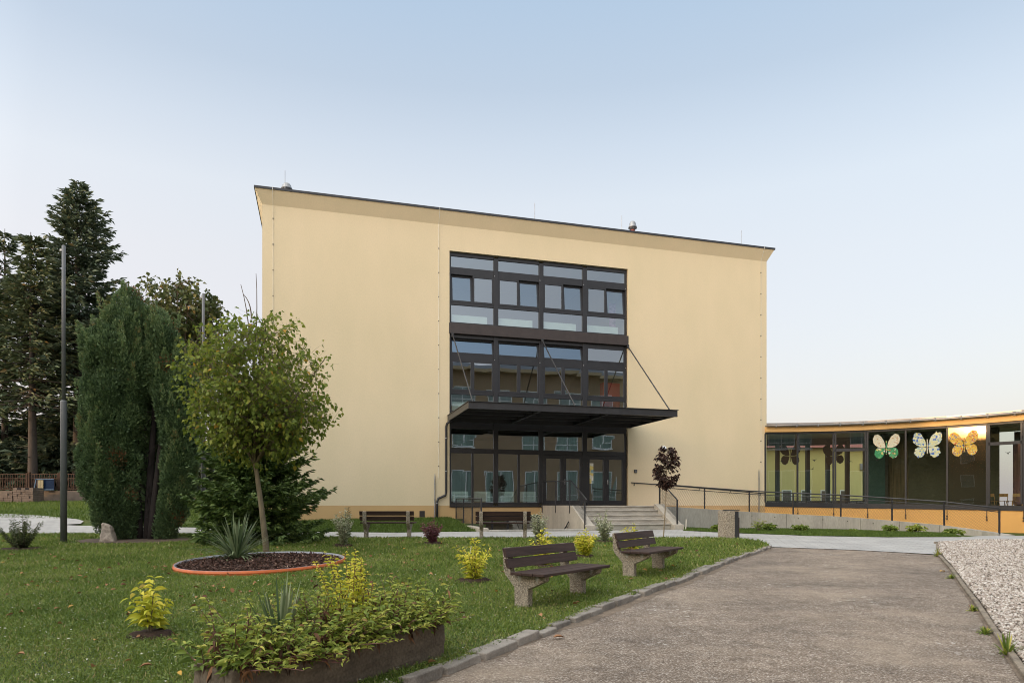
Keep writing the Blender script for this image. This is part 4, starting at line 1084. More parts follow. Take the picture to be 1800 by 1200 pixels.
bx, by = ray_g(1282, 945, .06)
bn = thing('litter_bin', 'exposed aggregate litter bin with dark slatted front at the lawn corner', 'litter bin', (bx, by + .2, g(bx, by) + .05), R(-14))
pl = [(.2, -.27), (.2, .27)] + [(.2 - .12 - .34 * math.sin(t) * 1.0, .27 * math.cos(t)) for t in np.linspace(0, math.pi, 12)]
obj('body', MB().prism(pl, lambda x, y: (x, y, -.05), lambda x, y: (x, y, .80)), AGG, bn, bevel=.02)
pf = [(.2, -.25), (.2, .25), (.30, .22), (.30, -.22)]
fr = obj('front_box', MB().prism(pf, lambda x, y: (x + .001, y, -.02), lambda x, y: (x + .001, y, .78)), STEEL, bn)
for k in range(5): obj('slat', MB().box(.302, .325, -.215 + k * .088, -.14 + k * .088, 0, .60), WOOD, fr)
obj('slot_surround', MB().box(.302, .312, -.2, .2, .64, .66).box(.302, .312, -.2, .2, .74, .76).box(.302, .312, -.2, -.17, .66, .74).box(.302, .312, .17, .2, .66, .74), ZINC, fr)
obj('lid', MB().box(-.12, .33, -.26, .26, .802, .825), STEEL, bn, bevel=.006)

def flagpole(px, pyb, D, ztop, r0, r1, zs, label):
    x = (px - 900) / F * D; z0 = g(x, D)
    t = thing('flagpole', label, 'flagpole', (x, D, z0), 0, 'grey flagpoles by the lawn')
    obj('lower_tube', MB().lathe([(r0, -.3), (r0, zs - z0 - .03), (r0 * .96, zs - z0), (r1, zs - z0 + .02)], 20), POLE, t, True)
    obj('upper_tube', MB().lathe([(r1, zs - z0), (r1 * .98, ztop - z0), (r1 * .5, ztop - z0 + .015)], 20), POLE, t, True)
    obj('cleat', MB().box(-r1 - .05, -r1 + .01, -.02, .02, ztop - z0 - .14, ztop - z0 - .09), ZINC, t)
    obj('inspection_hole', MB().lathe([(.02, 0), (.02, .01)], 10), INTDARK, t).location = (.05, -r0 - .003, .62)
flagpole(112, 957, 18.0, 6.84, .078, .046, 2.75, 'tall grey flagpole standing in the lawn left of the big juniper')
flagpole(357.5, 938, 22.4, 6.94, .072, .045, 2.9, 'grey flagpole half hidden behind the young lime tree')

def blob(n, seed, sx, sy, sz, amp, lo=3):
    bm = bmesh.new(); bmesh.ops.create_icosphere(bm, subdivisions=lo, radius=1)
    rr = np.random.default_rng(seed); K = rr.normal(size=(8, 3)) * 2.2; ph = rr.uniform(0, 6, 8)
    for v in bm.verts:
        c = np.array(v.co); d = sum(math.sin(K[i] @ c + ph[i]) for i in range(8)) / 8 * amp
        v.co = Vector((c * (1 + d)).tolist()); v.co.x *= sx; v.co.y *= sy; v.co.z *= sz
    mb = MB(); bm.verts.index_update(); mb.add([v.co for v in bm.verts], [[v.index for v in f.verts] for f in bm.faces]); bm.free(); return mb
ROCK = M('tan_rock', (.33, .28, .23), .9, .3, 5, bump=.8, bscale=14, fine=.2, fscale=30)
rx, ry = ray_g(192, 951, .06)
mb = MB().hexa([(-.22, -.14, -.1), (.22, -.14, -.1), (.2, .16, -.1), (-.18, .16, -.1), (-.15, -.12, .52), (.08, -.12, .44), (.08, .1, .40), (-.13, .1, .50)])
ro = obj('boulder', mb, ROCK, None, bevel=.05); ro.location = (rx, ry, g(rx, ry) + .06); tag(ro, 'upright tan boulder at the left foot of the big juniper', 'boulder')
sub = ro.modifiers.new('sub', 'SUBSURF'); sub.subdivision_type = 'SIMPLE'; sub.levels = sub.render_levels = 3
tx = bpy.data.textures.new('rocknoise', 'CLOUDS'); tx.noise_scale = .16
dm = ro.modifiers.new('disp', 'DISPLACE'); dm.texture = tx; dm.strength = .07

# ------------------------------------------------------------------ fence, paver stacks at the far left
RUST = M('rusty_iron', (.045, .024, .016), .9, .45, 2.5)
fd = 45.0
def fp(px, D=fd): return ((px - 900) / F * D, D)
fx0, fx1 = fp(-60)[0], fp(330)[0]
fe = thing('iron_fence', 'rusty lattice iron fence on a low concrete wall below the dark conifers', 'fence', (fx0, fd, 0))
zb = g(fx0, fd)
Lf = fx1 - fx0
zw = (HZ - 862) / F * fd; zt = (HZ - 832) / F * fd
obj('base_wall', MB().box(0, Lf, -.15, .15, zb - .6, zw), M('stained_concrete', (.12, .096, .08), .9, .3, 1.5, bump=.3), fe)
npan = 7; pw = Lf / npan
post = None
for k in range(npan + 1): obj('post', MB().box(k * pw - .06, k * pw + .06, -.07, .07, zw, zt + .1).box(k * pw - .2, k * pw - .13, -.04, .04, zw, zt + .05), RUST, fe)
for k in range(npan):
    mb = MB(); a_, b_ = k * pw + .07, (k + 1) * pw - .21
    mb.box(a_, b_, -.02, .02, zt - .05, zt).box(a_, b_, -.02, .02, zw + .06, zw + .11).box(a_, b_, -.02, .02, zt - .32, zt - .29)
    n_ = 11; st_ = (b_ - a_) / n_
    for j in range(n_): mb.box(a_ + j * st_ + .1, a_ + j * st_ + .135, -.016, .016, zw + .1, zt)
    for j in range(n_):
        for sg in (0, 1):
            mb.bar((a_ + j * st_, .025, zw + .1 if sg else zt - .3), (a_ + (j + 1) * st_, .025, zt - .3 if sg else zw + .1), .025, .02)
    obj('lattice_panel', mb, RUST, fe)
BRK = M('grey_pink_pavers', (.11, .088, .078), .9, .3, 3)
def stack(px0, px1, pyt, D, label):
    x0, x1 = fp(px0, D)[0], fp(px1, D)[0]; ztop = (HZ - pyt) / F * D; z0 = g(x0, D)
    t = thing('paver_stack', label, 'paver stack', ((x0 + x1) / 2, D, z0), 0, 'stacks of paving blocks by the fence')
    mb = MB(); w = x1 - x0; nz = max(3, int((ztop - z0) / .13)); nx = max(2, int(w / .22)); rr = random.Random(px0)
    for r_ in range(nz):
        for c in range(nx):
            if r_ == nz - 1 and rr.random() < .2: continue
            dx = rr.uniform(-.012, .012); dy = rr.uniform(-.03, .03); hz = (ztop - z0) / nz
            mb.box(-w / 2 + c * w / nx + dx + .008, -w / 2 + (c + 1) * w / nx + dx - .008, -.5 + dy, .5, r_ * hz + .006 - .02, (r_ + 1) * hz - .006 - .02)
    obj('paving_block', mb, BRK, t)['kind'] = 'stuff'
stack(3, 7.5, 872, 43.6, 'narrowest grey paver stack, farthest from the flagpole')
stack(8, 32, 862.5, 43.3, 'lower paver stack left of the taller one by the fence')
stack(33, 68, 856.5, 43.2, 'taller square paver stack in front of the rusty fence')
BLUE = M('blue_paint', (.010, .022, .055), .9, .2, 2, spec=.1); BLUE2 = M('light_blue_steel', (.05, .10, .18), .8, .2, 2)
x0, x1 = fp(70)[0], fp(103)[0]; z0, z1 = (HZ - 861) / F * 44.7, (HZ - 841) / F * 44.7
bp = thing('blue_panel', 'dark blue framed panel leaning on the iron fence', 'panel', ((x0 + x1) / 2, 44.55, z0)); w = (x1 - x0) / 2; h = z1 - z0
obj('sheet', MB().box(-w + .12, w, 0, .04, .05, h - .02), BLUE, bp)
obj('frame', MB().box(-w, w, -.03, .03, h - .06, h).bar((-w - .06, 0, 0), (-w + .08, 0, h), .06, .06).box(-w, w, -.03, .03, 0, .06), BLUE2, bp)
yp = obj('plank', MB().box(-.1, .1, 0, .04, 0, .75).box(.12, .26, .0, .04, 0, .75), M('yellow_board', (.22, .2, .13), .8, .2, 4), None, loc=(fp(79)[0], 44.45, z0 - .1)); tag(yp, 'pale yellow boards standing against the blue panel', 'board')

# ------------------------------------------------------------------ planting
def curve(p0, p1, bulge, n=8):
    p0, p1 = np.array(p0, float), np.array(p1, float); b = (p0 + p1) / 2 + np.array(bulge, float)
    t = np.linspace(0, 1, n)[:, None]; return (1 - t) ** 2 * p0 + 2 * t * (1 - t) * b + t * t * p1

def broadleaf(name, label, cat, base, fork, center, radii, nmain, nsub, ntwig, leafL, leafW, lmat, bmat, seed, r0, per=5, droop=.5, group=None, twig_len=.45, shape=None, rich=False, elmin=-.25):
    """tree: trunk, limbs, sub-branches and twigs; leaves sit along the twigs"""
    global rng
    rng = np.random.default_rng(seed); bx, by, bz = base
    t = thing(name, label, cat, base, 0, group)
    fork = np.array(fork, float); C = np.array(center, float); Rd = np.array(radii, float)
    mb = MB(); tr = curve((0, 0, -.15), fork, (rng.normal() * .05 * fork[2], 0, 0), 8)
    mb.tube(tr, np.linspace(r0, r0 * .62, 8), 10)
    LC, LD = [], []
    for i in range(nmain):
        th = 2 * math.pi * (i + rng.uniform(-.3, .3)) / nmain; el = math.asin(rng.uniform(elmin, 1) if i else 1)
        d = np.array([math.cos(th) * math.cos(el), math.sin(th) * math.cos(el), math.sin(el)])
        tip = C + d * Rd * rng.uniform(.72, .95)
        m = curve(fork + np.array([0, 0, -.1 * rng.random() * fork[2] * .5]), tip, np.array([d[0], d[1], 0]) * -.12 * Rd[0] + np.array([0, 0, -.02 * Rd[2]]), 9)
        mb.tube(m, np.linspace(r0 * .42, r0 * .07, 9), 6)
        for j in range(nsub):
            k = rng.integers(2, 9); o = m[k]
            dd = unit((o - C) / Rd + rng.normal(size=3) * .75); q = C + dd * Rd * rng.uniform(.75, 1.02)
            q = o + (q - o) * min(1, Rd.mean() * .75 / (np.linalg.norm(q - o) + 1e-6))
            sb = curve(o, q, (0, 0, .06 * Rd[2]), 6); mb.tube(sb, np.linspace(r0 * .13, r0 * .035, 6), 4)
            for w in range(ntwig):
                k2 = rng.integers(1, 6); o2 = sb[k2]; tw = unit(unit(q - o) * .8 + rng.normal(size=3) * .8 + np.array([0, 0, .15])) * twig_len * rng.uniform(.5, 1.2)
                e2 = o2 + tw; rel = (e2 - C) / Rd
                nr = np.linalg.norm(rel)
                lim = 1.03 + .09 * rng.random()
                if nr > lim: e2 = C + rel / nr * lim * Rd
                mb.tube([o2, (o2 + e2) / 2 + np.array([0, 0, .02]), e2], [r0 * .04, r0 * .028, r0 * .015], 3, False)
                s_ = rng.uniform(.15, 1.0, per)[:, None]
                LC.append(o2 + (e2 - o2) * s_ + rng.normal(size=(per, 3)) * leafL * .35)
                LD.append(unit(unit(tw) * .6 + rng.normal(size=(per, 3)) * .7 + np.array([0, 0, -droop])))
    obj('trunk', mb, bmat, t, True)
    LC = np.concatenate(LC); LD = np.concatenate(LD)
    n = len(LC); L = leafL * rng.uniform(.65, 1.25, n)
    leaves('crown', LC, LD, L, L * leafW / leafL, lmat, t, np.clip(rng.normal(.45, .22, n), 0, 1), rich=rich)
    return t

def conifer(name, label, cat, base, H, Rb, z0f, whorls, per, lmat, bmat, seed, spray, nspray, r0, droop=.12, rough=.25, power=.85, group=None, up=.25, flat=False, lop=None, stubs=True, thin=1.0):
    global rng
    rng = np.random.default_rng(seed); t = thing(name, label, cat, base, 0, group)
    mb = MB(); mb.tube(curve((0, 0, -.3), (rng.normal() * .01 * H, 0, H), (0, 0, 0), 10), np.linspace(r0, r0 * .06, 10), 9)
    C, D, Lg, T = [], [], [], []
    zs = np.linspace(z0f * H, H * .985, whorls) + rng.normal(size=whorls) * H * .006
    for wi, z in enumerate(zs):
        f = (z / H - z0f) / (1 - z0f); rad = Rb * (1 - f) ** power * min(1, (1 - f) / .13 + .06) + .01 * Rb
        gap = 1 + rough * rng.normal()
        for k in range(per):
            th = 2 * math.pi * (k + rng.random()) / per
            ln = max(.12 * Rb * (1 - f) + .03 * Rb, rad * gap * rng.uniform(.6, 1.15) * (1 + rough * .5 * rng.normal()))
            if lop: ln *= lop(th, f)
            d = np.array([math.cos(th), math.sin(th), 0]); o = np.array([0, 0, z])
            e = o + d * ln + np.array([0, 0, (up * (f) - droop) * ln])
            br = curve(o, e, (0, 0, -.10 * ln), 7); br[-1, 2] += .06 * ln
            if ln > .25 * Rb * .5: mb.tube(br, np.linspace(r0 * .14 * (ln / Rb + .2), r0 * .02, 7), 3, False)
            ns = max(3, int((nspray * ln / Rb * 1.2 + 3) * (thin + (1 - thin) * min(1, f / .42))))
            s_ = rng.uniform(.12, 1.02, ns) ** .8; ix = s_ * 6; i0 = np.clip(ix.astype(int), 0, 5); fr = (ix - i0)[:, None]
            P = br[i0] * (1 - fr) + br[i0 + 1] * fr
            bd = unit(e - o); side = np.cross(bd, [0, 0, 1.0]); sg = rng.choice([-1, 1], ns)[:, None]
            lat = rng.uniform(.25, 1.1, ns)[:, None]
            dd = unit(bd * 1.0 + side * sg * lat + np.array([0, 0, 1.0]) * rng.normal(-.12, .28, ns)[:, None])
            wdt = (rng.uniform(-.5, .5, ns) * (1.02 - s_) * ln * .42)[:, None]
            C.append(P + side * wdt + rng.normal(size=(ns, 3)) * spray * .12); D.append(dd); Lg.append(spray * rng.uniform(.6, 1.3, ns)); T.append(np.clip(rng.normal(.4 + .25 * (s_ - .5) * 0, .22, ns), 0, 1))
    if stubs:
        for k in range(14):
            z = rng.uniform(.08, z0f) * H; th = rng.uniform(0, 6.3); ln = rng.uniform(.1, .45) * Rb
            mb.tube(curve((0, 0, z), (math.cos(th) * ln, math.sin(th) * ln, z + rng.uniform(-.1, .3) * ln), (0, 0, .1 * ln), 5), np.linspace(r0 * .1, r0 * .02, 5), 3, False)
    obj('trunk', mb, bmat, t, True)
    C, D, Lg, T = map(np.concatenate, (C, D, Lg, T)); n = len(C)
    leaves('foliage', C, D, Lg, Lg * (.34 if not flat else .22), lmat, t, T, fold=.3, droop=.15)
    return t

L_LIME = leafmat('lime_leaf', [(0, (.09, .14, .02)), (.45, (.19, .25, .04)), (.75, (.29, .32, .052)), (.93, (.38, .35, .06)), (1, (.48, .28, .04))], .42)
L_SPRUCE = leafmat('spruce_needles', [(0, (.042, .078, .022)), (.5, (.12, .19, .05)), (1, (.23, .30, .085))], .1)
L_CON = leafmat('conifer_needles', [(0, (.05, .078, .052)), (.5, (.112, .150, .096)), (.85, (.165, .195, .115)), (1, (.22, .17, .08))], .12)
L_CONB = leafmat('brown_conifer_needles', [(0, (.046, .068, .034)), (.5, (.100, .132, .066)), (.88, (.155, .165, .078)), (1, (.28, .16, .055))], .12)
L_OAK = leafmat('autumn_oak_leaf', [(0, (.045, .066, .024)), (.5, (.10, .13, .045)), (.88, (.16, .14, .05)), (1, (.22, .14, .05))], .25)
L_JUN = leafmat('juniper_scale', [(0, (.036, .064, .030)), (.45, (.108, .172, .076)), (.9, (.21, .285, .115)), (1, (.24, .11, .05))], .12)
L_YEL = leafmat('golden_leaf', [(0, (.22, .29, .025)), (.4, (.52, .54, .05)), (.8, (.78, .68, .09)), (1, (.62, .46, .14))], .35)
L_VAR = leafmat('variegated_leaf', [(0, (.16, .20, .09)), (.5, (.36, .39, .24)), (1, (.65, .64, .50))], .3)
L_PUR = leafmat('purple_leaf', [(0, (.06, .02, .025)), (.6, (.16, .055, .07)), (1, (.28, .12, .11))], .25)
L_RED = leafmat('dark_red_leaf', [(0, (.018, .010, .008)), (.6, (.045, .022, .016)), (1, (.09, .045, .03))], .2)
L_PER = leafmat('perennial_leaf', [(0, (.065, .115, .02)), (.45, (.195, .265, .044)), (.8, (.39, .42, .075)), (.93, (.5, .46, .10)), (1, (.22, .11, .055))], .3)
L_BROWN = leafmat('withered_leaf', [(0, (.05, .025, .016)), (.6, (.14, .07, .035)), (1, (.26, .13, .06))], .2)
L_YUC = leafmat('yucca_blade', [(0, (.07, .11, .05)), (.6, (.16, .21, .105)), (1, (.30, .34, .2))], .15)
L_DKB = leafmat('dark_shrub_leaf', [(0, (.03, .042, .014)), (.6, (.075, .095, .035)), (1, (.15, .16, .06))], .2)
L_HOST = leafmat('hosta_leaf', [(0, (.06, .11, .02)), (.6, (.16, .23, .04)), (1, (.32, .36, .07))], .3)

# young lime tree in the mulch bed
D_ = 14.7; lx = (470 - 900) / F * D_; lz = g(lx, D_) + .06
broadleaf('lime_tree', 'young lime tree with a round yellowing crown growing in the mulch bed', 'tree', (lx, D_, lz), (-.27, 0, 2.0),
          (-.14, 0, (HZ - 682) / F * D_ - lz), (1.62, 1.6, 1.62), 19, 16, 8, .098, .076, L_LIME, M('lime_bark', (.155, .125, .075), .85, .35, 10, bump=.4, bscale=50, stretch=(1, 1, .3)), 21, .072, per=5, droop=.55, twig_len=.55, elmin=-.42)
tw = bpy.data.objects['lime_tree']; mb = MB()
for x0, y0, x1, y1 in ((446, 640, 447, 478), (440, 620, 420, 497), (442, 560, 425, 515)):
    sx = lambda px: (px - 900) / F * D_ - lx; szz = lambda py: (HZ - py) / F * D_ - lz
    mb.tube(curve((sx(x0), 0, szz(y0)), (sx(x1), .1, szz(y1)), (.08, 0, .1), 6), np.linspace(.016, .006, 6), 4)
obj('bare_shoot', mb, BARK, tw)

# low spruce behind it
sx_ = (452 - 900) / F * 18.2; sg_ = g(sx_, 18.2)
conifer('young_spruce', 'dark green young spruce with long low boughs behind the lime tree', 'tree', (sx_, 18.2, sg_), 4.2, 1.52, .03, 42, 17, L_SPRUCE, BARKD, 31, .16, 90, .09, droop=.06, rough=.12, power=.42, up=.6, stubs=False)

# the big juniper: two rounded masses of small lobes round a hollow with bare stems
def juniper():
    global rng
    rng = np.random.default_rng(41); Dj = 19.2; bx = (248 - 900) / F * Dj; bz = g(bx, Dj) + .05
    t = thing('juniper_tree', 'massive dark columnar juniper split by a hollow showing bare stems', 'tree', (bx, Dj, bz))
    masses = [([(530, 222, 238), (550, 205, 250), (580, 180, 264), (620, 158, 278), (680, 158, 266), (740, 152, 252), (800, 147, 246), (860, 155, 242), (900, 170, 240), (930, 192, 238), (950, 208, 232)], 19.2, 1.0),
              ([(556, 246, 270), (580, 250, 296), (610, 262, 320), (650, 268, 334), (700, 276, 340), (760, 287, 344), (820, 291, 341), (870, 287, 334), (910, 283, 320), (948, 276, 298)], 19.3, 1.0),
              ([(590, 235, 285), (650, 225, 300), (800, 222, 305), (930, 230, 298)], 20.1, .7)]
    CC, DD, TT, LL = [], [], [], []
    for prof, D, dens in masses:
        k = D / F; ys = np.array([p[0] for p in prof]); zt = (HZ - ys[0]) * k - bz; zb = (HZ - ys[-1]) * k - bz
        z = zt - .08
        while z > zb:
            py = HZ - (z + bz) / k; l = np.interp(py, ys, [p[1] for p in prof]); r = np.interp(py, ys, [p[2] for p in prof])
            cx = ((l + r) / 2 - 900) * k - bx; rad = (r - l) / 2 * k; nb = max(3, int(2 * math.pi * rad / .40))
            for j in range(nb):
                th = 2 * math.pi * (j + rng.random() * .8) / nb; br = rng.uniform(.17, .36); hh_ = br * rng.uniform(1.1, 1.8)
                q = max(0, rad - br * .75) * rng.uniform(.74, 1.13); c = np.array([cx + q * math.cos(th), D - Dj + q * math.sin(th) * .9, z + rng.uniform(-.12, .12)])
                n = int(330 * dens * (br / .23) ** 2); d = rdir(n); d += np.array([math.cos(th), math.sin(th), .45]) * .75; d = unit(d)
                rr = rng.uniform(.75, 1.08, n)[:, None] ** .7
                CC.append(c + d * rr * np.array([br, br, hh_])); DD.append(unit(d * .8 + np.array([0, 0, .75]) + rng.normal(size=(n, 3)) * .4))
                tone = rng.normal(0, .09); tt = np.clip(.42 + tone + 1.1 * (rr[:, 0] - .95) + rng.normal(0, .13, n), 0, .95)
                if rng.random() < .035: tt[rng.random(n) < .5] = 1.0
                TT.append(tt); LL.append(rng.uniform(.05, .10, n))
                gap = math.cos(th) * (1 if D < 19.25 else -1) > .45 and z < 3.9
                if rng.random() < .55 and dens == 1.0 and not gap:      # an upright plume tip
                    n = 150; f = rng.random(n) ** .7; ph = rng.uniform(.35, .75); a2 = rng.uniform(0, 6.28, n); r2 = br * .62 * (1 - f) ** .8 * rng.uniform(.6, 1.05, n)
                    ax = np.array([math.cos(th) * .34, math.sin(th) * .34, 1.0]); P = c + ax * (f * ph)[:, None] + np.stack([r2 * np.cos(a2), r2 * np.sin(a2), 0 * f], 1) + np.array([math.cos(th), math.sin(th), 0]) * br * .55
                    CC.append(P); DD.append(unit(np.stack([np.cos(a2), np.sin(a2), 0 * f], 1) * .7 + ax * 1.1 + rng.normal(size=(n, 3)) * .3)); TT.append(np.clip(.55 + tone + .25 * f + rng.normal(0, .12, n), 0, .95)); LL.append(rng.uniform(.05, .09, n))
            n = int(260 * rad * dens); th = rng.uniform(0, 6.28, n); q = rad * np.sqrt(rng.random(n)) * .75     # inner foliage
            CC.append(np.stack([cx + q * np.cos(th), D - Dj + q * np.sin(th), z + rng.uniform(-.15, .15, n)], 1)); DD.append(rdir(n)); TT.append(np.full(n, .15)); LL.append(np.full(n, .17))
            z -= .27
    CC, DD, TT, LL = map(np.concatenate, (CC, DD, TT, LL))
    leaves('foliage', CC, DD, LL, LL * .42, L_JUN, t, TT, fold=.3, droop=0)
    mb = MB()
    for dx, dy, tx, ty, h, r_ in ((-.10, .1, -.3, .2, 4.8, .11), (.12, .1, .16, .3, 5.4, .12), (.30, -.05, .5, .1, 4.6, .10), (-.3, .2, -.6, .3, 4.5, .1), (.1, .5, 0, .8, 5, .1), (.4, .3, .7, .5, 4, .08)):
        mb.tube(curve((dx, dy, -.1), (dx + tx, dy + ty, h), (-tx * .2, 0, 0), 9), np.linspace(r_, r_ * .35, 9), 7)
    for k in range(26):
        z = rng.uniform(.6, 3.6); th = rng.uniform(0, 6.3); ln = rng.uniform(.2, .6)
        mb.tube(curve((.15, 0, z), (.15 + math.cos(th) * ln, math.sin(th) * ln, z + rng.uniform(-.1, .35)), (0, 0, .05), 4), [.014, .01, .008, .005], 3)
    obj('trunk', mb, BARKD, t, True)
juniper()

jx_, jy_ = (250 - 900) / F * 18.9, 18.7
lit = [(jx_ + 1.75 * math.cos(t) * (1 + .12 * math.sin(3 * t + 1)), jy_ + .95 * math.sin(t) * (1 + .1 * math.sin(5 * t))) for t in np.linspace(0, 6.28318, 40)[:-1]]
kind(sheet('needle_litter', lit, M('needle_litter_soil', (.085, .058, .040), .95, .45, 4, bump=.8, bscale=40, fine=.3, fscale=35), .072, xs=False), 'structure')
# conifers and other trees beyond the fence
def at(px, D): x = (px - 900) / F * D; return (x, D, g(x, D))
def hh(py, D, px): return (HZ - py) / F * D - at(px, D)[2]
big = conifer('tall_spruce', 'tallest dark spruce with a pointed top rising behind the near flagpole', 'tree', at(138, 50), hh(318, 50, 138), 3.7, .27, 50, 8, L_CON, TRUNKF, 51, .46, 66, .42, droop=.10, rough=.17, power=.52, up=.45,
              thin=.30, lop=lambda th, f: 1.12 if math.cos(th) > 0 else .95, group='conifers beyond the fence')
c2 = conifer('brown_spruce', 'rusty brown-topped conifer left of the tallest spruce', 'tree', at(58, 47), hh(408, 47, 58), 3.3, .36, 34, 7, L_CONB, TRUNKF, 52, .45, 50, .34, thin=.25, droop=.12, rough=.35, power=.45, up=.4, group='conifers beyond the fence')
c3 = conifer('open_spruce', 'sparse grey-green conifer left of the brown-topped spruce', 'tree', at(8, 52), hh(402, 52, 8), 3.2, .30, 32, 6, L_CON, TRUNKF, 53, .45, 44, .3, thin=.22, droop=.05, rough=.4, power=.5, up=.5, group='conifers beyond the fence')
dup(c3, at(92, 56), 2.0, 'mid-height conifer filling the gap between the brown-topped one and the tallest spruce', .93)
dup(c2, at(-28, 48), 1.1, 'conifer with a low brown top before the sparse grey-green one', .9)
c6 = conifer('dark_spruce', 'shorter dark conifer right of the tallest spruce, above the juniper', 'tree', at(182, 53), hh(520, 53, 182), 3.2, .14, 28, 8, L_CON, BARKD, 54, .5, 64, .28, droop=.10, rough=.3, power=.55, up=.4, group='conifers beyond the fence')
broadleaf('oak_tree', 'browning broadleaf tree with a domed crown between the juniper and the flagpole', 'tree', at(312, 46), (.2, 0, 6.2), (.0, 0, hh(598, 46, 312)), (3.1, 2.8, 4.4), 17, 11, 7, .32, .23, L_OAK, BARK, 61, .24, per=9, droop=.2, twig_len=1.1)
broadleaf('oak_tree', 'small browning broadleaf tree peeking between the spruce and the juniper', 'tree', at(228, 49), (.1, 0, 5), (0, 0, hh(575, 49, 228)), (1.7, 1.5, 3.0), 9, 9, 6, .32, .22, L_OAK, BARK, 62, .18, per=9, droop=.2, twig_len=.9)
c7 = conifer('understorey_spruce', 'low bushy spruce behind the fence at the far left', 'tree', at(15, 50), 4.2, 2.9, .03, 18, 9, L_CON, BARKD, 55, .5, 60, .16, droop=.14, rough=.25, power=.6, group='low spruces behind the fence', stubs=False)
for px, D, s_, lab in ((62, 54, 1.5, 'low spruce behind the paver stacks and fence'), (108, 51, 1.35, 'low spruce behind the blue panel and fence'), (150, 55, 1.7, 'larger low spruce left of the juniper behind the fence'),
                       (195, 51, 1.1, 'low spruce hidden behind the juniper'), (-20, 52, 1.4, 'low spruce behind the fence beyond the narrow paver stack'), (330, 52, 1.0, 'low spruce behind the second flagpole'), (270, 54, 1.2, 'low spruce glimpsed through the juniper hollow'), (385, 53, 1.0, 'low spruce right of the second flagpole'), (430, 55, 1.1, 'low spruce behind the young spruce'), (85, 58, 1.65, 'rear low spruce between two trunks'), (35, 59, 1.6, 'rear low spruce behind the brown-topped conifer trunk')):
    dup(c7, at(px, D), random.uniform(0, 6), lab, s_)

# dark trees across the street, mirrored in the passage glass
for x, y, sc_, lab in ((-12.5, -21, 2.0, 'leftmost dark spruce across the street'), (-16, -18.5, 2.15, 'second dark spruce across the street'), (-19.2, -16.5, 2.3, 'third and tallest dark spruce across the street'), (-22.4, -14.2, 2.2, 'fourth dark spruce across the street'), (-17.5, -22.5, 2.5, 'dark spruce at the corner of the street'),
                     (-33, 5.5, 2.2, 'dark spruce on the lawn beyond the left flagpole'), (-36, 9, 2.4, 'tall dark spruce on the lawn beyond the left flagpole'), (-38, 1.5, 2.3, 'dark spruce near the added sun-blocking block'), (-37, 15, 2.2, 'dark spruce at the far edge of the lawn')):
    dup(c7, (x, y, g(x, y)), random.uniform(0, 6), lab, sc_ * 1.24)['group'] = 'dark spruces around the lawn'
# saplings and shrubs
def shrub(name, label, px, pyb, pyt, wpx, lmat, nst, nl, leafL, leafW, seed, droop=.4, spread=1.0, rich=True, bmat=None, opp=True, group=None, mulch=True, tall=None, bend=.3, base=.03, up=.6, D=None, lo=.12):
    global rng
    rng = np.random.default_rng(seed)
    x, y = ray_g(px, pyb, .06)
    if D: y = D; x = (px - 900) / F * D
    z = g(x, y) + .06; H = (HZ - pyt) / F * y - z; Wd = wpx / F * y / 2
    t = thing(name, label, 'shrub', (x, y, z), 0, group)
    mb = MB(); C, Dr, T, LL = [], [], [], []
    for i in range(nst):
        th = 2 * math.pi * (i + rng.random() * .7) / nst; rad = Wd * spread * math.sqrt(rng.uniform(.02, 1)) * .85; h = H * rng.uniform(.62, 1.0) * (1 - .25 * rad / Wd)
        if i == 0: rad *= .2; h = H * .97
        p = curve((math.cos(th) * base * rng.random(), math.sin(th) * base * rng.random(), -.03), (math.cos(th) * rad, math.sin(th) * rad, h), (-math.cos(th) * rad * bend, -math.sin(th) * rad * bend, 0), 8)
        mb.tube(p, np.linspace(.007, .003, 8) * max(.6, H), 4, False)
        s_ = np.linspace(lo, 1.0, nl)
        for q, s1 in enumerate(s_):
            ix = s1 * 7; a_ = min(6, int(ix)); o = p[a_] + (p[a_ + 1] - p[a_]) * (ix - a_); sd = unit(p[a_ + 1] - p[a_])
            for k in range(2 if opp else 1):
                az = q * 1.571 + k * math.pi + rng.normal() * .35; 
                e1 = unit(np.cross(sd, [.3, .2, 1.0]) + 1e-6); e2 = np.cross(sd, e1)
                d = e1 * math.cos(az) + e2 * math.sin(az) + sd * up
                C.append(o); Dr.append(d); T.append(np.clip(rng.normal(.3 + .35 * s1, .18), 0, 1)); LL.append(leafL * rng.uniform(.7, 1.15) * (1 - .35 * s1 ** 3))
    obj('stem', mb, bmat or BARK, t)['kind'] = 'stuff'
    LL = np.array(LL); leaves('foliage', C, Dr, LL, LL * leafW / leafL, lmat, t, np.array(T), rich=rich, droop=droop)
    if mulch:
        r_ = max(.14, Wd * .8); vs = [(0, 0, .05)]; n = 26
        for rr_i, zz in ((.7, .05), (1.0, -.01)):
            for k in range(n): q = r_ * rr_i * (1 + rng.normal() * .1); vs.append((q * math.cos(6.2832 * k / n), q * math.sin(6.2832 * k / n) * .9, zz + rng.normal() * .008))
        fs = [(0, 1 + k, 1 + (k + 1) % n) for k in range(n)] + [(1 + k, 1 + n + k, 1 + n + (k + 1) % n, 1 + (k + 1) % n) for k in range(n)]
        obj('soil_patch', MB().add(vs, fs), SOIL, t, True)
    return t
gg = 'golden shrubs planted in the lawn'
shrub('golden_shrub', 'small golden-leaved shrub in a soil patch at the near left of the lawn', 264, 1118, 1012, 100, L_YEL, 9, 8, .155, .058, 71, droop=.75, group=gg, lo=.3)
shrub('golden_shrub', 'bushy golden shrub with a white tag left of the near bench', 833, 1022, 945, 82, L_YEL, 26, 10, .13, .036, 72, droop=.35, group=gg)
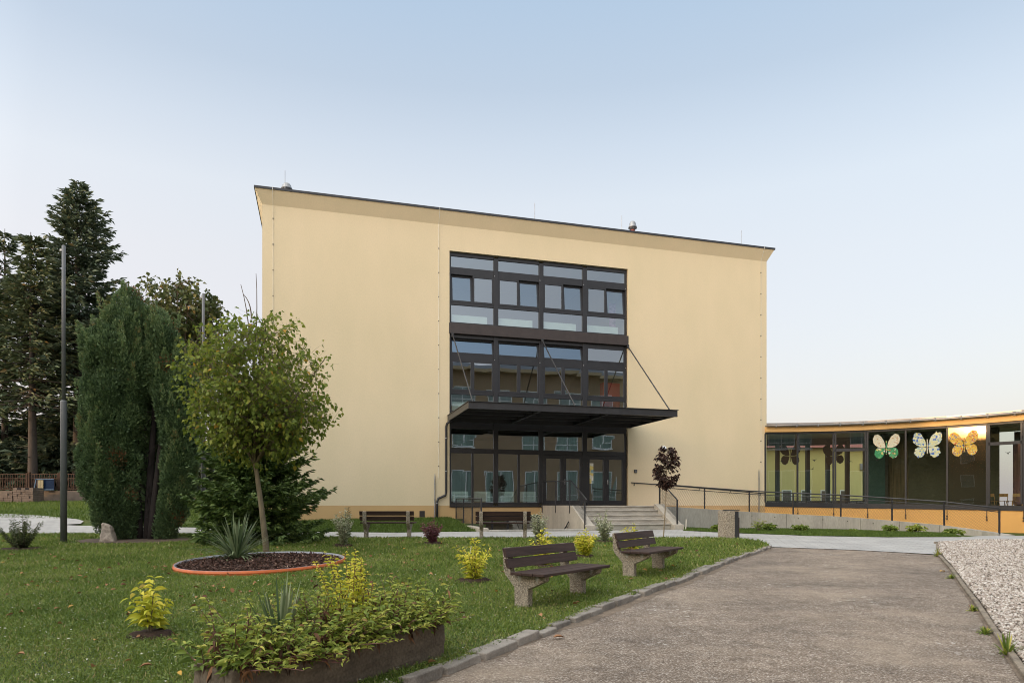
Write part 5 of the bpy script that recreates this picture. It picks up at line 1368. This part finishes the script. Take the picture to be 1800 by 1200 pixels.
shrub('golden_shrub', 'golden shrub seen through the back of the near bench', 956, 996, 928, 54, L_YEL, 20, 9, .13, .04, 73, droop=.4, group=gg)
shrub('golden_shrub', 'dense golden-green shrub with a white plant label between the two roadside benches', 1028, 979, 928, 46, L_YEL, 30, 10, .13, .045, 74, droop=.4, group=gg)
shrub('golden_shrub', 'golden shrub half hidden behind the back of the second bench', 1112, 968, 920, 56, L_YEL, 16, 8, .14, .045, 75, droop=.4, group=gg)
gv = 'variegated shrubs near the path'
shrub('variegated_shrub', 'pale variegated shrub at the left end of the bench seen from behind', 604, 960, 892, 52, L_VAR, 26, 18, .10, .045, 76, group=gv, droop=.2)
shrub('variegated_shrub', 'pale variegated shrub right of the bench before the stairwell', 947, 957, 893, 44, L_VAR, 24, 16, .10, .045, 77, group=gv, droop=.2)
shrub('variegated_shrub', 'airy variegated shrub in front of the entrance steps', 1062, 953, 895, 46, L_VAR, 15, 16, .10, .055, 78, group=gv, droop=.2)
shrub('barberry_shrub', 'small purple-leaved shrub between the two benches seen from behind', 761, 956, 908, 50, L_PUR, 24, 14, .09, .05, 79, droop=.3)
shrub('dark_shrub', 'loose dark green shrub with arching shoots at the left lawn edge', 38, 966, 903, 92, L_DKB, 22, 26, .085, .04, 80, droop=.1, spread=1.05, bend=-.1, rich=False)
shrub('cycad_shrub', 'brownish feathery plume plant behind the variegated shrub by the bench', 612, 948, 890, 34, L_OAK, 5, 26, .14, .03, 81, droop=.2, mulch=False)
gh = 'hostas along the ramp wall'
for px, pyb, pyt, w, lab in ((1352, 938, 920, 30, 'yellow-green hosta just right of the litter bin'), (1334, 936, 913, 28, 'grassy dark hosta clump beside the bin against the ramp wall'), (1407, 940, 923, 30, 'hosta below the tie holes of the ramp wall'), (1500, 942, 934, 20, 'smallest flat hosta in the middle of the strip'),
                             (1565, 942, 923, 26, 'tall-flowering hosta under the middle ramp post'), (1610, 942, 923, 32, 'bushy dark hosta under the ramp railing'), (1675, 942, 931, 38, 'broad low hosta near the lower end of the ramp'), (1262, 934, 924, 22, 'small hosta left of the litter bin')):
    d_ = 25.4 if px < 1420 else 24.6 if px < 1580 else 23.7
    shrub('hosta', lab, px, pyb, pyt, w, L_HOST if px not in (1334, 1610) else L_PER, 22, 3, .22, .10 if px not in (1334,) else .03, px, droop=.6, up=1.2, mulch=False, group=gh, D=d_, lo=.4)
x, y = pxd(1205, 25.6); sk = obj('marker_stake', MB().bar((0, 0, -.1), (.03, 0, .36), .05, .03), M('white_wood', (.62, .58, .5), .8), None, loc=(x, y, g(x, y) + .05)); tag(sk, 'short white stake in the grass beside the steps', 'stake')
# white plant labels
for px, py, lab in ((826, 968, 'white plant tag hanging in the bushy golden shrub'), (1021, 970, 'white plant tag low on the dense golden-green shrub')):
    x, y = ray_g(px, py + (50 if px < 900 else 8), .06); y -= .12
    o = obj('plant_tag', MB().bar((0, 0, 0), (.02, 0, .13), .035, .012), WHITE, None, loc=((px - 900) / F * y, y, (HZ - py - 6) / F * y)); tag(o, lab, 'plant tag')

# red-leaved sapling
D_ = 20.4; x = (1167 - 900) / F * D_; z = g(x, D_) + .06
sp_ = thing('red_maple_sapling', 'slim sapling with an oval crown of dark red leaves before the steps', 'tree', (x, D_, z))
rng = np.random.default_rng(91); mb = MB(); tip = ((1173 - 1167) / F * D_, 0, (HZ - 790) / F * D_ - z); tr = curve((-.02, 0, -.1), tip, (.04, 0, 0), 12); mb.tube(tr, np.linspace(.021, .007, 12), 6)
C, Dr = [], []
for k in range(85):
    f = rng.uniform(.52, 1.0); o = np.array(tip) * f; th = rng.uniform(0, 6.3); wdt = .33 * math.sin(math.pi * min(1, (f - .48) / .54)) ** .6 + .04
    e = o + np.array([math.cos(th) * wdt, math.sin(th) * wdt, .10]); b_ = curve(o, e, (0, 0, -.03), 4); mb.tube(b_, [.006, .005, .004, .003], 3, False)
    for q in range(13): s1 = rng.uniform(.25, 1.05); C.append(o + (e - o) * s1 + rng.normal(size=3) * .02); Dr.append(np.array([math.cos(th + rng.normal() * .9), math.sin(th + rng.normal() * .9), -.35]))
obj('trunk', mb, BARKL, sp_, True); n = len(C); leaves('crown', C, Dr, rng.uniform(.065, .105, n), rng.uniform(.05, .08, n), L_RED, sp_, rng.random(n), rich=True, droop=.5)

# mulch bed with orange edging and yucca
ex, ey = ray_g(462, 1012, .06)[0], 0
yn, yf = ray_g(462, 1012, .06)[1], ray_g(462, 975, .06)[1]
cyb = (yn + yf) / 2; rb = (yf - yn) / 2; cxb = (462 - 900) / F * cyb; ra = 136 / F * cyb
zb_ = lambda x, y: g(x, y) + .06
bed = []
nb_ = 72
for k in range(nb_):
    t = 6.28318 * k / nb_; bed.append((cxb + ra * math.cos(t) * (1 + .015 * math.sin(3 * t)), cyb + rb * math.sin(t)))
ed = thing('bed_edging', 'orange plastic edging ring around the mulched tree bed', 'edging', (cxb, cyb, zb_(cxb, cyb)))
zc = zb_(cxb, cyb)
def ring(r0, r1, z0, z1):
    vs, fs = [], []
    for (x, y) in bed:
        dx, dy = x - cxb, y - cyb; h = zb_(x, y) - zc
        for r_, zz in ((r0, z0), (r1, z0), (r1, z1), (r0, z1)):
            q = 1 + r_ / math.hypot(dx, dy); vs.append((dx * q, dy * q, h + zz))
    for i in range(nb_):
        for k in range(4): fs.append((i * 4 + k, i * 4 + (k + 1) % 4, ((i + 1) % nb_) * 4 + (k + 1) % 4, ((i + 1) % nb_) * 4 + k))
    return MB().add(vs, fs)
ORP = M('orange_plastic', (.50, .11, .018), .5, .15, 5); GRP = M('grey_plastic', (.34, .35, .38), .5, .25, 3)
obj('outer_band', ring(0, .012, -.05, .078), ORP, ed, True); obj('rib', ring(.012, .022, .03, .042), ORP, ed); obj('inner_band', ring(-.012, -.001, -.05, .08), GRP, ed, True)
vs = [(cxb, cyb, zc + .07)]; fs = []
for r_, zz in ((.5, .065), (.985, .03)):
    for (x, y) in bed: X, Y = cxb + (x - cxb) * r_, cyb + (y - cyb) * r_; vs.append((X, Y, zb_(X, Y) + zz))
fs = [(0, 1 + k, 1 + (k + 1) % nb_) for k in range(nb_)] + [(1 + k, 1 + nb_ + k, 1 + nb_ + (k + 1) % nb_, 1 + (k + 1) % nb_) for k in range(nb_)]
kind(obj('mulch_bed', MB().add(vs, fs), SOIL, None, True), 'structure')
rng = np.random.default_rng(101); n = 7000
th = rng.uniform(0, 6.2832, n); rr_n = np.sqrt(rng.random(n)) * .97; X = cxb + ra * rr_n * np.cos(th); Y = cyb + rb * rr_n * np.sin(th); Z = G(X, Y) + .06 + np.interp(rr_n, [0, .5, 1], [.07, .065, .03]) + .012
Dm = rdir(n); Dm[:, 2] *= .35
L_MUL = leafmat('bark_chip', [(0, (.03, .015, .011)), (.6, (.10, .052, .038)), (.93, (.17, .10, .075)), (1, (.42, .30, .22))], .0, .8)
o = leaves('mulch_chips', np.stack([X, Y, Z], 1), Dm, rng.uniform(.03, .09, n), rng.uniform(.015, .035, n), L_MUL, None, rng.random(n) ** 1.3, droop=.0); kind(o, 'stuff')
def yucca(label, x, y, z, n, Lm, seed, mat=L_YUC, wd=.045, el0=.35, cat='plant', name='yucca_plant', arch=.25):
    global rng
    rng = np.random.default_rng(seed); t = thing(name, label, cat, (x, y, z))
    V, Fc, T = [], [], []
    for i in range(n):
        th = rng.uniform(0, 6.2832); el = rng.uniform(el0, 1.5); L = Lm * rng.uniform(.6, 1.05); w = wd * rng.uniform(.7, 1.2)
        d = np.array([math.cos(th) * math.cos(el), math.sin(th) * math.cos(el), math.sin(el)]); s_ = np.array([-math.sin(th), math.cos(th), 0]); k0 = len(V); m = 6
        bend = arch * rng.uniform(.2, 1.5) * (1.6 - el)
        for j in range(m + 1):
            f = j / m; c = d * L * f - np.array([0, 0, 1]) * bend * L * f ** 2.2; c[:2] += d[:2] * .02; ww = w * (.75 + .5 * f) * (1 - f ** 3) + .001
            V += [c - s_ * ww / 2 + np.array([0, 0, .12 * ww]), c, c + s_ * ww / 2 + np.array([0, 0, .12 * ww])]
        tt = rng.random()
        for j in range(m):
            a_ = k0 + j * 3; Fc += [(a_, a_ + 1, a_ + 4, a_ + 3), (a_ + 1, a_ + 2, a_ + 5, a_ + 4)]; T += [tt, tt]
    npmesh('blades', V, Fc, mat, t, T, nside=4)['kind'] = 'stuff'; return t
ux, uy = ray_g(416, 984, .1); yucca('blue-green yucca rosette growing in the mulch bed', ux, uy, zb_(ux, uy) + .04, 190, 1.05, 111, wd=.038, arch=.4, el0=.2)

# stone trough with its planting
pB = Vector((-.565, 5.80)); zB = g(*pB) + .05
ang = R(55); du = Vector((math.cos(ang), math.sin(ang))); dn = Vector((-du.y, du.x)); Lt, Wt, Ht = 2.0, .43, .275
org = pB - du * Lt
tr_ = thing('stone_trough', 'long weathered stone trough planter by the kerb between lawn and asphalt', 'planter', (org.x, org.y, zB), ang)
mb = MB(); w_ = .085
mb.box(0, Lt, 0, w_, -.1, Ht).box(0, Lt, Wt - w_, Wt, -.1, Ht).box(0, w_ + .03, w_, Wt - w_, -.1, Ht).box(Lt - w_, Lt, w_, Wt - w_, -.1, Ht)
TRO = M('weathered_trough', (.125, .098, .07), .95, .35, 4, bump=.9, bscale=22, fine=.25, fscale=45)
mb = MB()
def rbx(x0, x1, y0, y1, z0, z1): mb.box(x0, x1, y0, y1, z0, z1)
rbx(0, Lt, 0, w_, -.1, Ht); rbx(0, Lt, Wt - w_, Wt, -.1, Ht); rbx(.0, .12, w_, Wt - w_, -.1, Ht - .004); rbx(Lt - .1, Lt, w_, Wt - w_, -.1, Ht - .004)
bs = obj('basin', mb, TRO, tr_, bevel=.022)
s1 = bs.modifiers.new('sub', 'SUBSURF'); s1.subdivision_type = 'SIMPLE'; s1.levels = s1.render_levels = 4
tx2 = bpy.data.textures.new('troughnoise', 'CLOUDS'); tx2.noise_scale = .09
d2 = bs.modifiers.new('disp', 'DISPLACE'); d2.texture = tx2; d2.strength = .02
obj('soil', MB().box(.121, Lt - .101, w_ + .001, Wt - w_ - .001, .0, Ht - .05), SOIL, tr_)
def T3(a_, b_, z): p = org + du * a_ + dn * b_; return np.array([p.x, p.y, zB + z])
def perennials(label, a0, a1, n, hmin, hmax, seed, mat=L_PER, leafL=.108, leafW=.034, name='perennial_clump', brown=.16, b0=.05, b1=.58, nl=9, over=.12):
    global rng
    rng = np.random.default_rng(seed); o3 = T3((a0 + a1) / 2, Wt / 2, Ht - .06); t = thing(name, label, 'plant', tuple(o3))
    mb = MB(); C, Dr, T, LL = [], [], [], []; C2, D2, L2 = [], [], []
    for i in range(n):
        a_, b_ = rng.uniform(a0, a1), rng.uniform(b0, b1); p0 = T3(a_, np.clip(b_, .1, Wt - .1), Ht - .06) - o3
        h = rng.uniform(hmin, hmax); out = dn * (b_ - Wt / 2) * 1.3 + Vector((rng.normal() * .08, rng.normal() * .08))
        sag = max(0, .10 - b_) * 1.2
        p1 = p0 + np.array([out.x, out.y, h * (1 - sag * 3)]); p = curve(p0, p1, (out.x * -.2, out.y * -.2, .02), 7); mb.tube(p, np.linspace(.004, .002, 7), 3, False)
        dead = rng.random() < brown
        for q, s1 in enumerate(np.linspace(.12, 1, nl)):
            ix = s1 * 6; k = min(5, int(ix)); o = p[k] + (p[k + 1] - p[k]) * (ix - k)
            for m_ in range(2):
                az = q * 1.571 + m_ * math.pi + rng.normal() * .4; d = np.array([math.cos(az), math.sin(az), rng.uniform(.15, .9)])
                L = leafL * rng.uniform(.65, 1.2) * (1 - .45 * s1 ** 2)
                if dead and s1 < .75 or rng.random() < .05: C2.append(o); D2.append(d * np.array([1, 1, -1.2])); L2.append(L * .75)
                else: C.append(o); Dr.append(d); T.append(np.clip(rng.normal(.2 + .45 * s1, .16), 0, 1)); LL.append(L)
    st_ = obj('stem', mb, M('reddish_stem', (.11, .045, .04), .8, .3, 5), t); st_['kind'] = 'stuff'
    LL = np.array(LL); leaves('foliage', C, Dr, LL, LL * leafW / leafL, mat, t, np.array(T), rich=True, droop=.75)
    if C2: L2 = np.array(L2); leaves('withered_foliage', C2, D2, L2, L2 * .4, L_BROWN, t, rng.random(len(L2)), rich=True, droop=1.0)
    return t
perennials('leafy perennials with browning leaves filling the near left half of the trough', .0, 1.0, 150, .14, .44, 121, brown=.24, b0=-.10, b1=.42)
perennials('tall leafy perennials with reddish stems filling the right half of the trough', 0.92, 1.97, 165, .18, .46, 122, brown=.08, b0=-.04, b1=.42)
perennials('yellow feathery shoots rising highest from the middle of the trough', 1.12, 1.34, 26, .38, .72, 123, mat=L_YEL, leafL=.075, leafW=.026, name='golden_plume', brown=0, nl=24, b0=.18, b1=.34)
y3 = T3(.55, .26, Ht - .05); yucca('upright grey-green blades rising from the trough between leafy clumps', *y3, 30, .62, 131, wd=.026, el0=1.05, name='iris_clump', arch=.12)
perennials('low green weeds sprouting at the foot of the trough by the kerb', .5, .7, 6, .08, .16, 124, name='weed', brown=0, b0=-.1, b1=-.05, nl=4)

# weeds on the gravel edging
for i, (px, py, w, lab) in enumerate(((1652, 977, 16, 'grass tuft at the far end of the gravel edging'), (1676, 1015, 12, 'thin weed along the gravel edging below the far tuft'), (1716, 1072, 14, 'small weed midway along the gravel edging'), (1738, 1112, 18, 'flat weed spreading from the gravel edging over the asphalt'), (1778, 1150, 44, 'largest leafy weed on the gravel edging beside the pebbles'))):
    x, y = ray_g(px, py, .02); yucca(lab, x - .04, y, g(x, y) + .01, 44, w / F * y * 1.1, 140 + i, mat=L_PER, wd=.016, el0=.15, name='weed', arch=.5)

# ------------------------------------------------------------------ grass blades, fallen leaves, pebbles
rng = np.random.default_rng(201)
L_GR = leafmat('grass_blade', [(0, (.056, .098, .016)), (.4, (.148, .215, .036)), (.7, (.24, .30, .06)), (.9, (.35, .33, .11)), (1, (.47, .36, .2))], .25)
LAWN_in = LAWN
def scatter(n, y0, y1, xl, xr):
    y = rng.uniform(y0, y1, n); x = rng.uniform(xl * y1, xr * y1, n); k = (x > xl * y - .3) & (x < xr * y + .3); return x[k], y[k]
V, T = [], []; XS, YS, HS = [], [], []
for y0, y1, dens, h in ((4.2, 6.5, 5200, .042), (6.5, 9, 4200, .044), (9, 12, 2500, .048), (12, 16, 1300, .055), (16, 21.5, 620, .065)):
    area = (y1 - y0) * (1.25 * y1 + .0); x, y = scatter(int(dens * area), y0, y1, -.77, .48)
    XS.append(x); YS.append(y); HS.append(np.full(len(x), h))
X, Y, Hh = map(np.concatenate, (XS, YS, HS))
lp = LAWN; k = in_poly(X, Y, lp)
k &= ((X - cxb) / (ra + .03)) ** 2 + ((Y - cyb) / (rb + .03)) ** 2 > 1
ta = (X - org.x) * du.x + (Y - org.y) * du.y; tb = (X - org.x) * dn.x + (Y - org.y) * dn.y
k &= ~((ta > -.02) & (ta < Lt + .02) & (tb > -.02) & (tb < Wt + .02))
jx = (248 - 900) / F * 19.2; k &= ((X - jx) / 1.75) ** 2 + ((Y - 19.0) / 1.5) ** 2 > rng.uniform(.7, 1.2, len(X))
X, Y, Hh = X[k], Y[k], Hh[k]; n = len(X)
patch = np.sin(X * 1.7 + 1.3 * np.sin(Y * .9)) * np.sin(Y * 1.3 + .8 * np.sin(X * 1.1)) + .6 * np.sin(X * 4.1 + Y * 2.3) * np.sin(Y * 3.7 - X * 1.9)
keep = rng.random(n) < np.clip(.95 - .32 * np.maximum(0, -patch), .3, 1); X, Y, Hh, patch = X[keep], Y[keep], Hh[keep], patch[keep]; n = len(X)
Z = G(X, Y) + .055
th = rng.uniform(0, 6.2832, n); hgt = Hh * rng.uniform(.45, 1.25, n) * (1 + .18 * patch); w = Hh * .11 * rng.uniform(.7, 1.5, n) * np.interp(Y, [5, 20], [1, 1.9])
lean = rng.normal(0, .55, (n, 2)) * hgt[:, None]
sx2, sy2 = np.cos(th) * w, np.sin(th) * w
V = np.stack([np.stack([X - sx2, Y - sy2, Z], 1), np.stack([X + sx2, Y + sy2, Z], 1), np.stack([X + lean[:, 0], Y + lean[:, 1], Z + hgt], 1)], 1)
tint = np.clip(.42 + .15 * -patch + rng.normal(0, .17, n), 0, .93); dry = rng.random(n) < .05 + .05 * np.clip(-patch, 0, 1); tint[dry] = rng.uniform(.9, 1, dry.sum())
kind(npmesh('lawn_grass', V, np.arange(3 * n), L_GR, None, tint), 'stuff')
# clover between the blades
m_ = rng.random(n) < .16; X, Y, Z = X[m_], Y[m_], Z[m_]; n = len(X); Dm = rdir(n); Dm[:, 2] *= .25; Nn = rdir(n) * .5; Nn[:, 2] = 1
L_CLO = leafmat('clover_leaf', [(0, (.05, .09, .02)), (.6, (.13, .19, .045)), (.93, (.22, .26, .08)), (1, (.6, .6, .5))], .25)
kind(leaves('lawn_clover', np.stack([X, Y, Z + rng.uniform(.02, .045, n)], 1), Dm, rng.uniform(.014, .028, n), rng.uniform(.012, .022, n), L_CLO, None, np.clip(rng.normal(.5, .25, n), 0, 1), droop=.1, N=Nn), 'stuff')
# rear grass bank and strip
def tufts(name, poly, dens, h, seed, zoff):
    global rng
    rng = np.random.default_rng(seed); xs = [p[0] for p in poly]; ys = [p[1] for p in poly]; n = int(dens * (max(xs) - min(xs)) * (max(ys) - min(ys)))
    X = rng.uniform(min(xs), max(xs), n); Y = rng.uniform(min(ys), max(ys), n); k = in_poly(X, Y, poly); X, Y = X[k], Y[k]; n = len(X); Z = G(X, Y) + zoff
    th = rng.uniform(0, 6.28, n); hg = h * rng.uniform(.4, 1.2, n); w = h * .16; ln = rng.normal(0, .4, (n, 2)) * hg[:, None]
    V = np.stack([np.stack([X - np.cos(th) * w, Y - np.sin(th) * w, Z], 1), np.stack([X + np.cos(th) * w, Y + np.sin(th) * w, Z], 1), np.stack([X + ln[:, 0], Y + ln[:, 1], Z + hg], 1)], 1)
    kind(npmesh(name, V, np.arange(3 * n), L_BANK, None, np.clip(rng.normal(.5, .2, n), 0, 1)), 'stuff')
L_BANK = leafmat('fresh_grass', [(0, (.045, .08, .012)), (.5, (.09, .15, .024)), (1, (.15, .2, .04))], .25)
tufts('bank_grass', [loc(-4, -.05), loc(7.35, -.05), loc(7.35, -5.0), ray_g(700, 933.5, .055), ray_g(540, 932, .055), (-9.5, 23.9)], 900, .10, 211, 0)
tufts('strip_grass', strip, 1100, .06, 212, .03)
tufts('meadow_grass', [(-40, 30), (-11, 26.5), (-10.5, 30), (-12, 44.5), (-45, 44.5)], 110, .13, 213, 0)
# fallen leaves
rng = np.random.default_rng(221); n = 2400; Y = rng.uniform(5, 20, n); X = rng.uniform(-.75, .42, n) * Y; pc = np.exp(-(((X + 4.6) / 3.0) ** 2 + ((Y - 12) / 4.0) ** 2))
k = in_poly(X, Y, LAWN) & (rng.random(n) < .06 + .42 * pc); X, Y = X[k], Y[k]; n = len(X); Dm = rdir(n); Dm[:, 2] = np.abs(Dm[:, 2]) * .3
Nn = rdir(n); Nn[:, 2] = 1.5
L_FAL = leafmat('fallen_leaf', [(0, (.10, .045, .025)), (.4, (.24, .11, .05)), (.8, (.40, .22, .11)), (1, (.5, .3, .06))], .1, .8)
kind(leaves('fallen_leaves', np.stack([X, Y, G(X, Y) + .095], 1), Dm, rng.uniform(.05, .10, n), rng.uniform(.035, .06, n), L_FAL, None, rng.random(n), rich=True, fold=.3, droop=.3, N=Nn), 'stuff')
x, y = ray_g(972, 1122, .02); o = leaves('fallen_leaf', [(0, 0, .02)], [(1, .3, .1)], .13, .07, L_FAL, None, np.array([.55]), rich=True, N=np.array([[0, 0, 1.0]])); o.location = (x, y, g(x, y) + .012); tag(o, 'single orange-brown leaf lying on the asphalt near the kerb', 'leaf')
x, y = ray_g(1652, 1005, .02); o = leaves('fallen_leaf', [(0, 0, .02)], [(1, .3, .1)], .12, .07, L_FAL, None, np.array([.95]), rich=True, N=np.array([[0, 0, 1.0]])); o.location = (x, y, g(x, y) + .012); tag(o, 'single yellow leaf lying on the asphalt near the gravel edging', 'leaf')
# gravel pebbles
rng = np.random.default_rng(231); n = 150000; Y = 4 + 15 * rng.random(n) ** 1.2; X = rng.uniform(.55, 1.0, n) * Y
k = in_poly(X, Y, grav_poly); X, Y = X[k], Y[k]; n = len(X); s_ = rng.uniform(.010, .022, n) * np.interp(Y, [5, 19], [1, 1.6])
oc = np.array([[1, 0, 0], [0, 1, 0], [-1, 0, 0], [0, -1, 0], [0, 0, .75], [0, 0, -.75]], float)
V = oc[None] * (1 + rng.uniform(-.35, .35, (n, 6, 1))) * s_[:, None, None]
a_ = rng.uniform(0, 6.28, n); c_, sn = np.cos(a_), np.sin(a_); Vx = V[:, :, 0] * c_[:, None] - V[:, :, 1] * sn[:, None]; Vy = V[:, :, 0] * sn[:, None] + V[:, :, 1] * c_[:, None]
V = np.stack([Vx + X[:, None], Vy + Y[:, None], V[:, :, 2] + (G(X, Y) + .05 + s_ * .3 + rng.uniform(0, .012, n))[:, None]], -1)
of = np.array([[0, 1, 4], [1, 2, 4], [2, 3, 4], [3, 0, 4], [1, 0, 5], [2, 1, 5], [3, 2, 5], [0, 3, 5]])
Fc = (np.arange(n)[:, None, None] * 6 + of[None]).reshape(-1, 3)
L_PEB = leafmat('pebble', [(0, (.07, .06, .05)), (.15, (.22, .175, .14)), (.5, (.40, .345, .295)), (.85, (.52, .475, .43)), (1, (.66, .63, .59))], 0, .8)
kind(npmesh('gravel', V, Fc, L_PEB, None, np.repeat(rng.random(n), 8)), 'stuff')
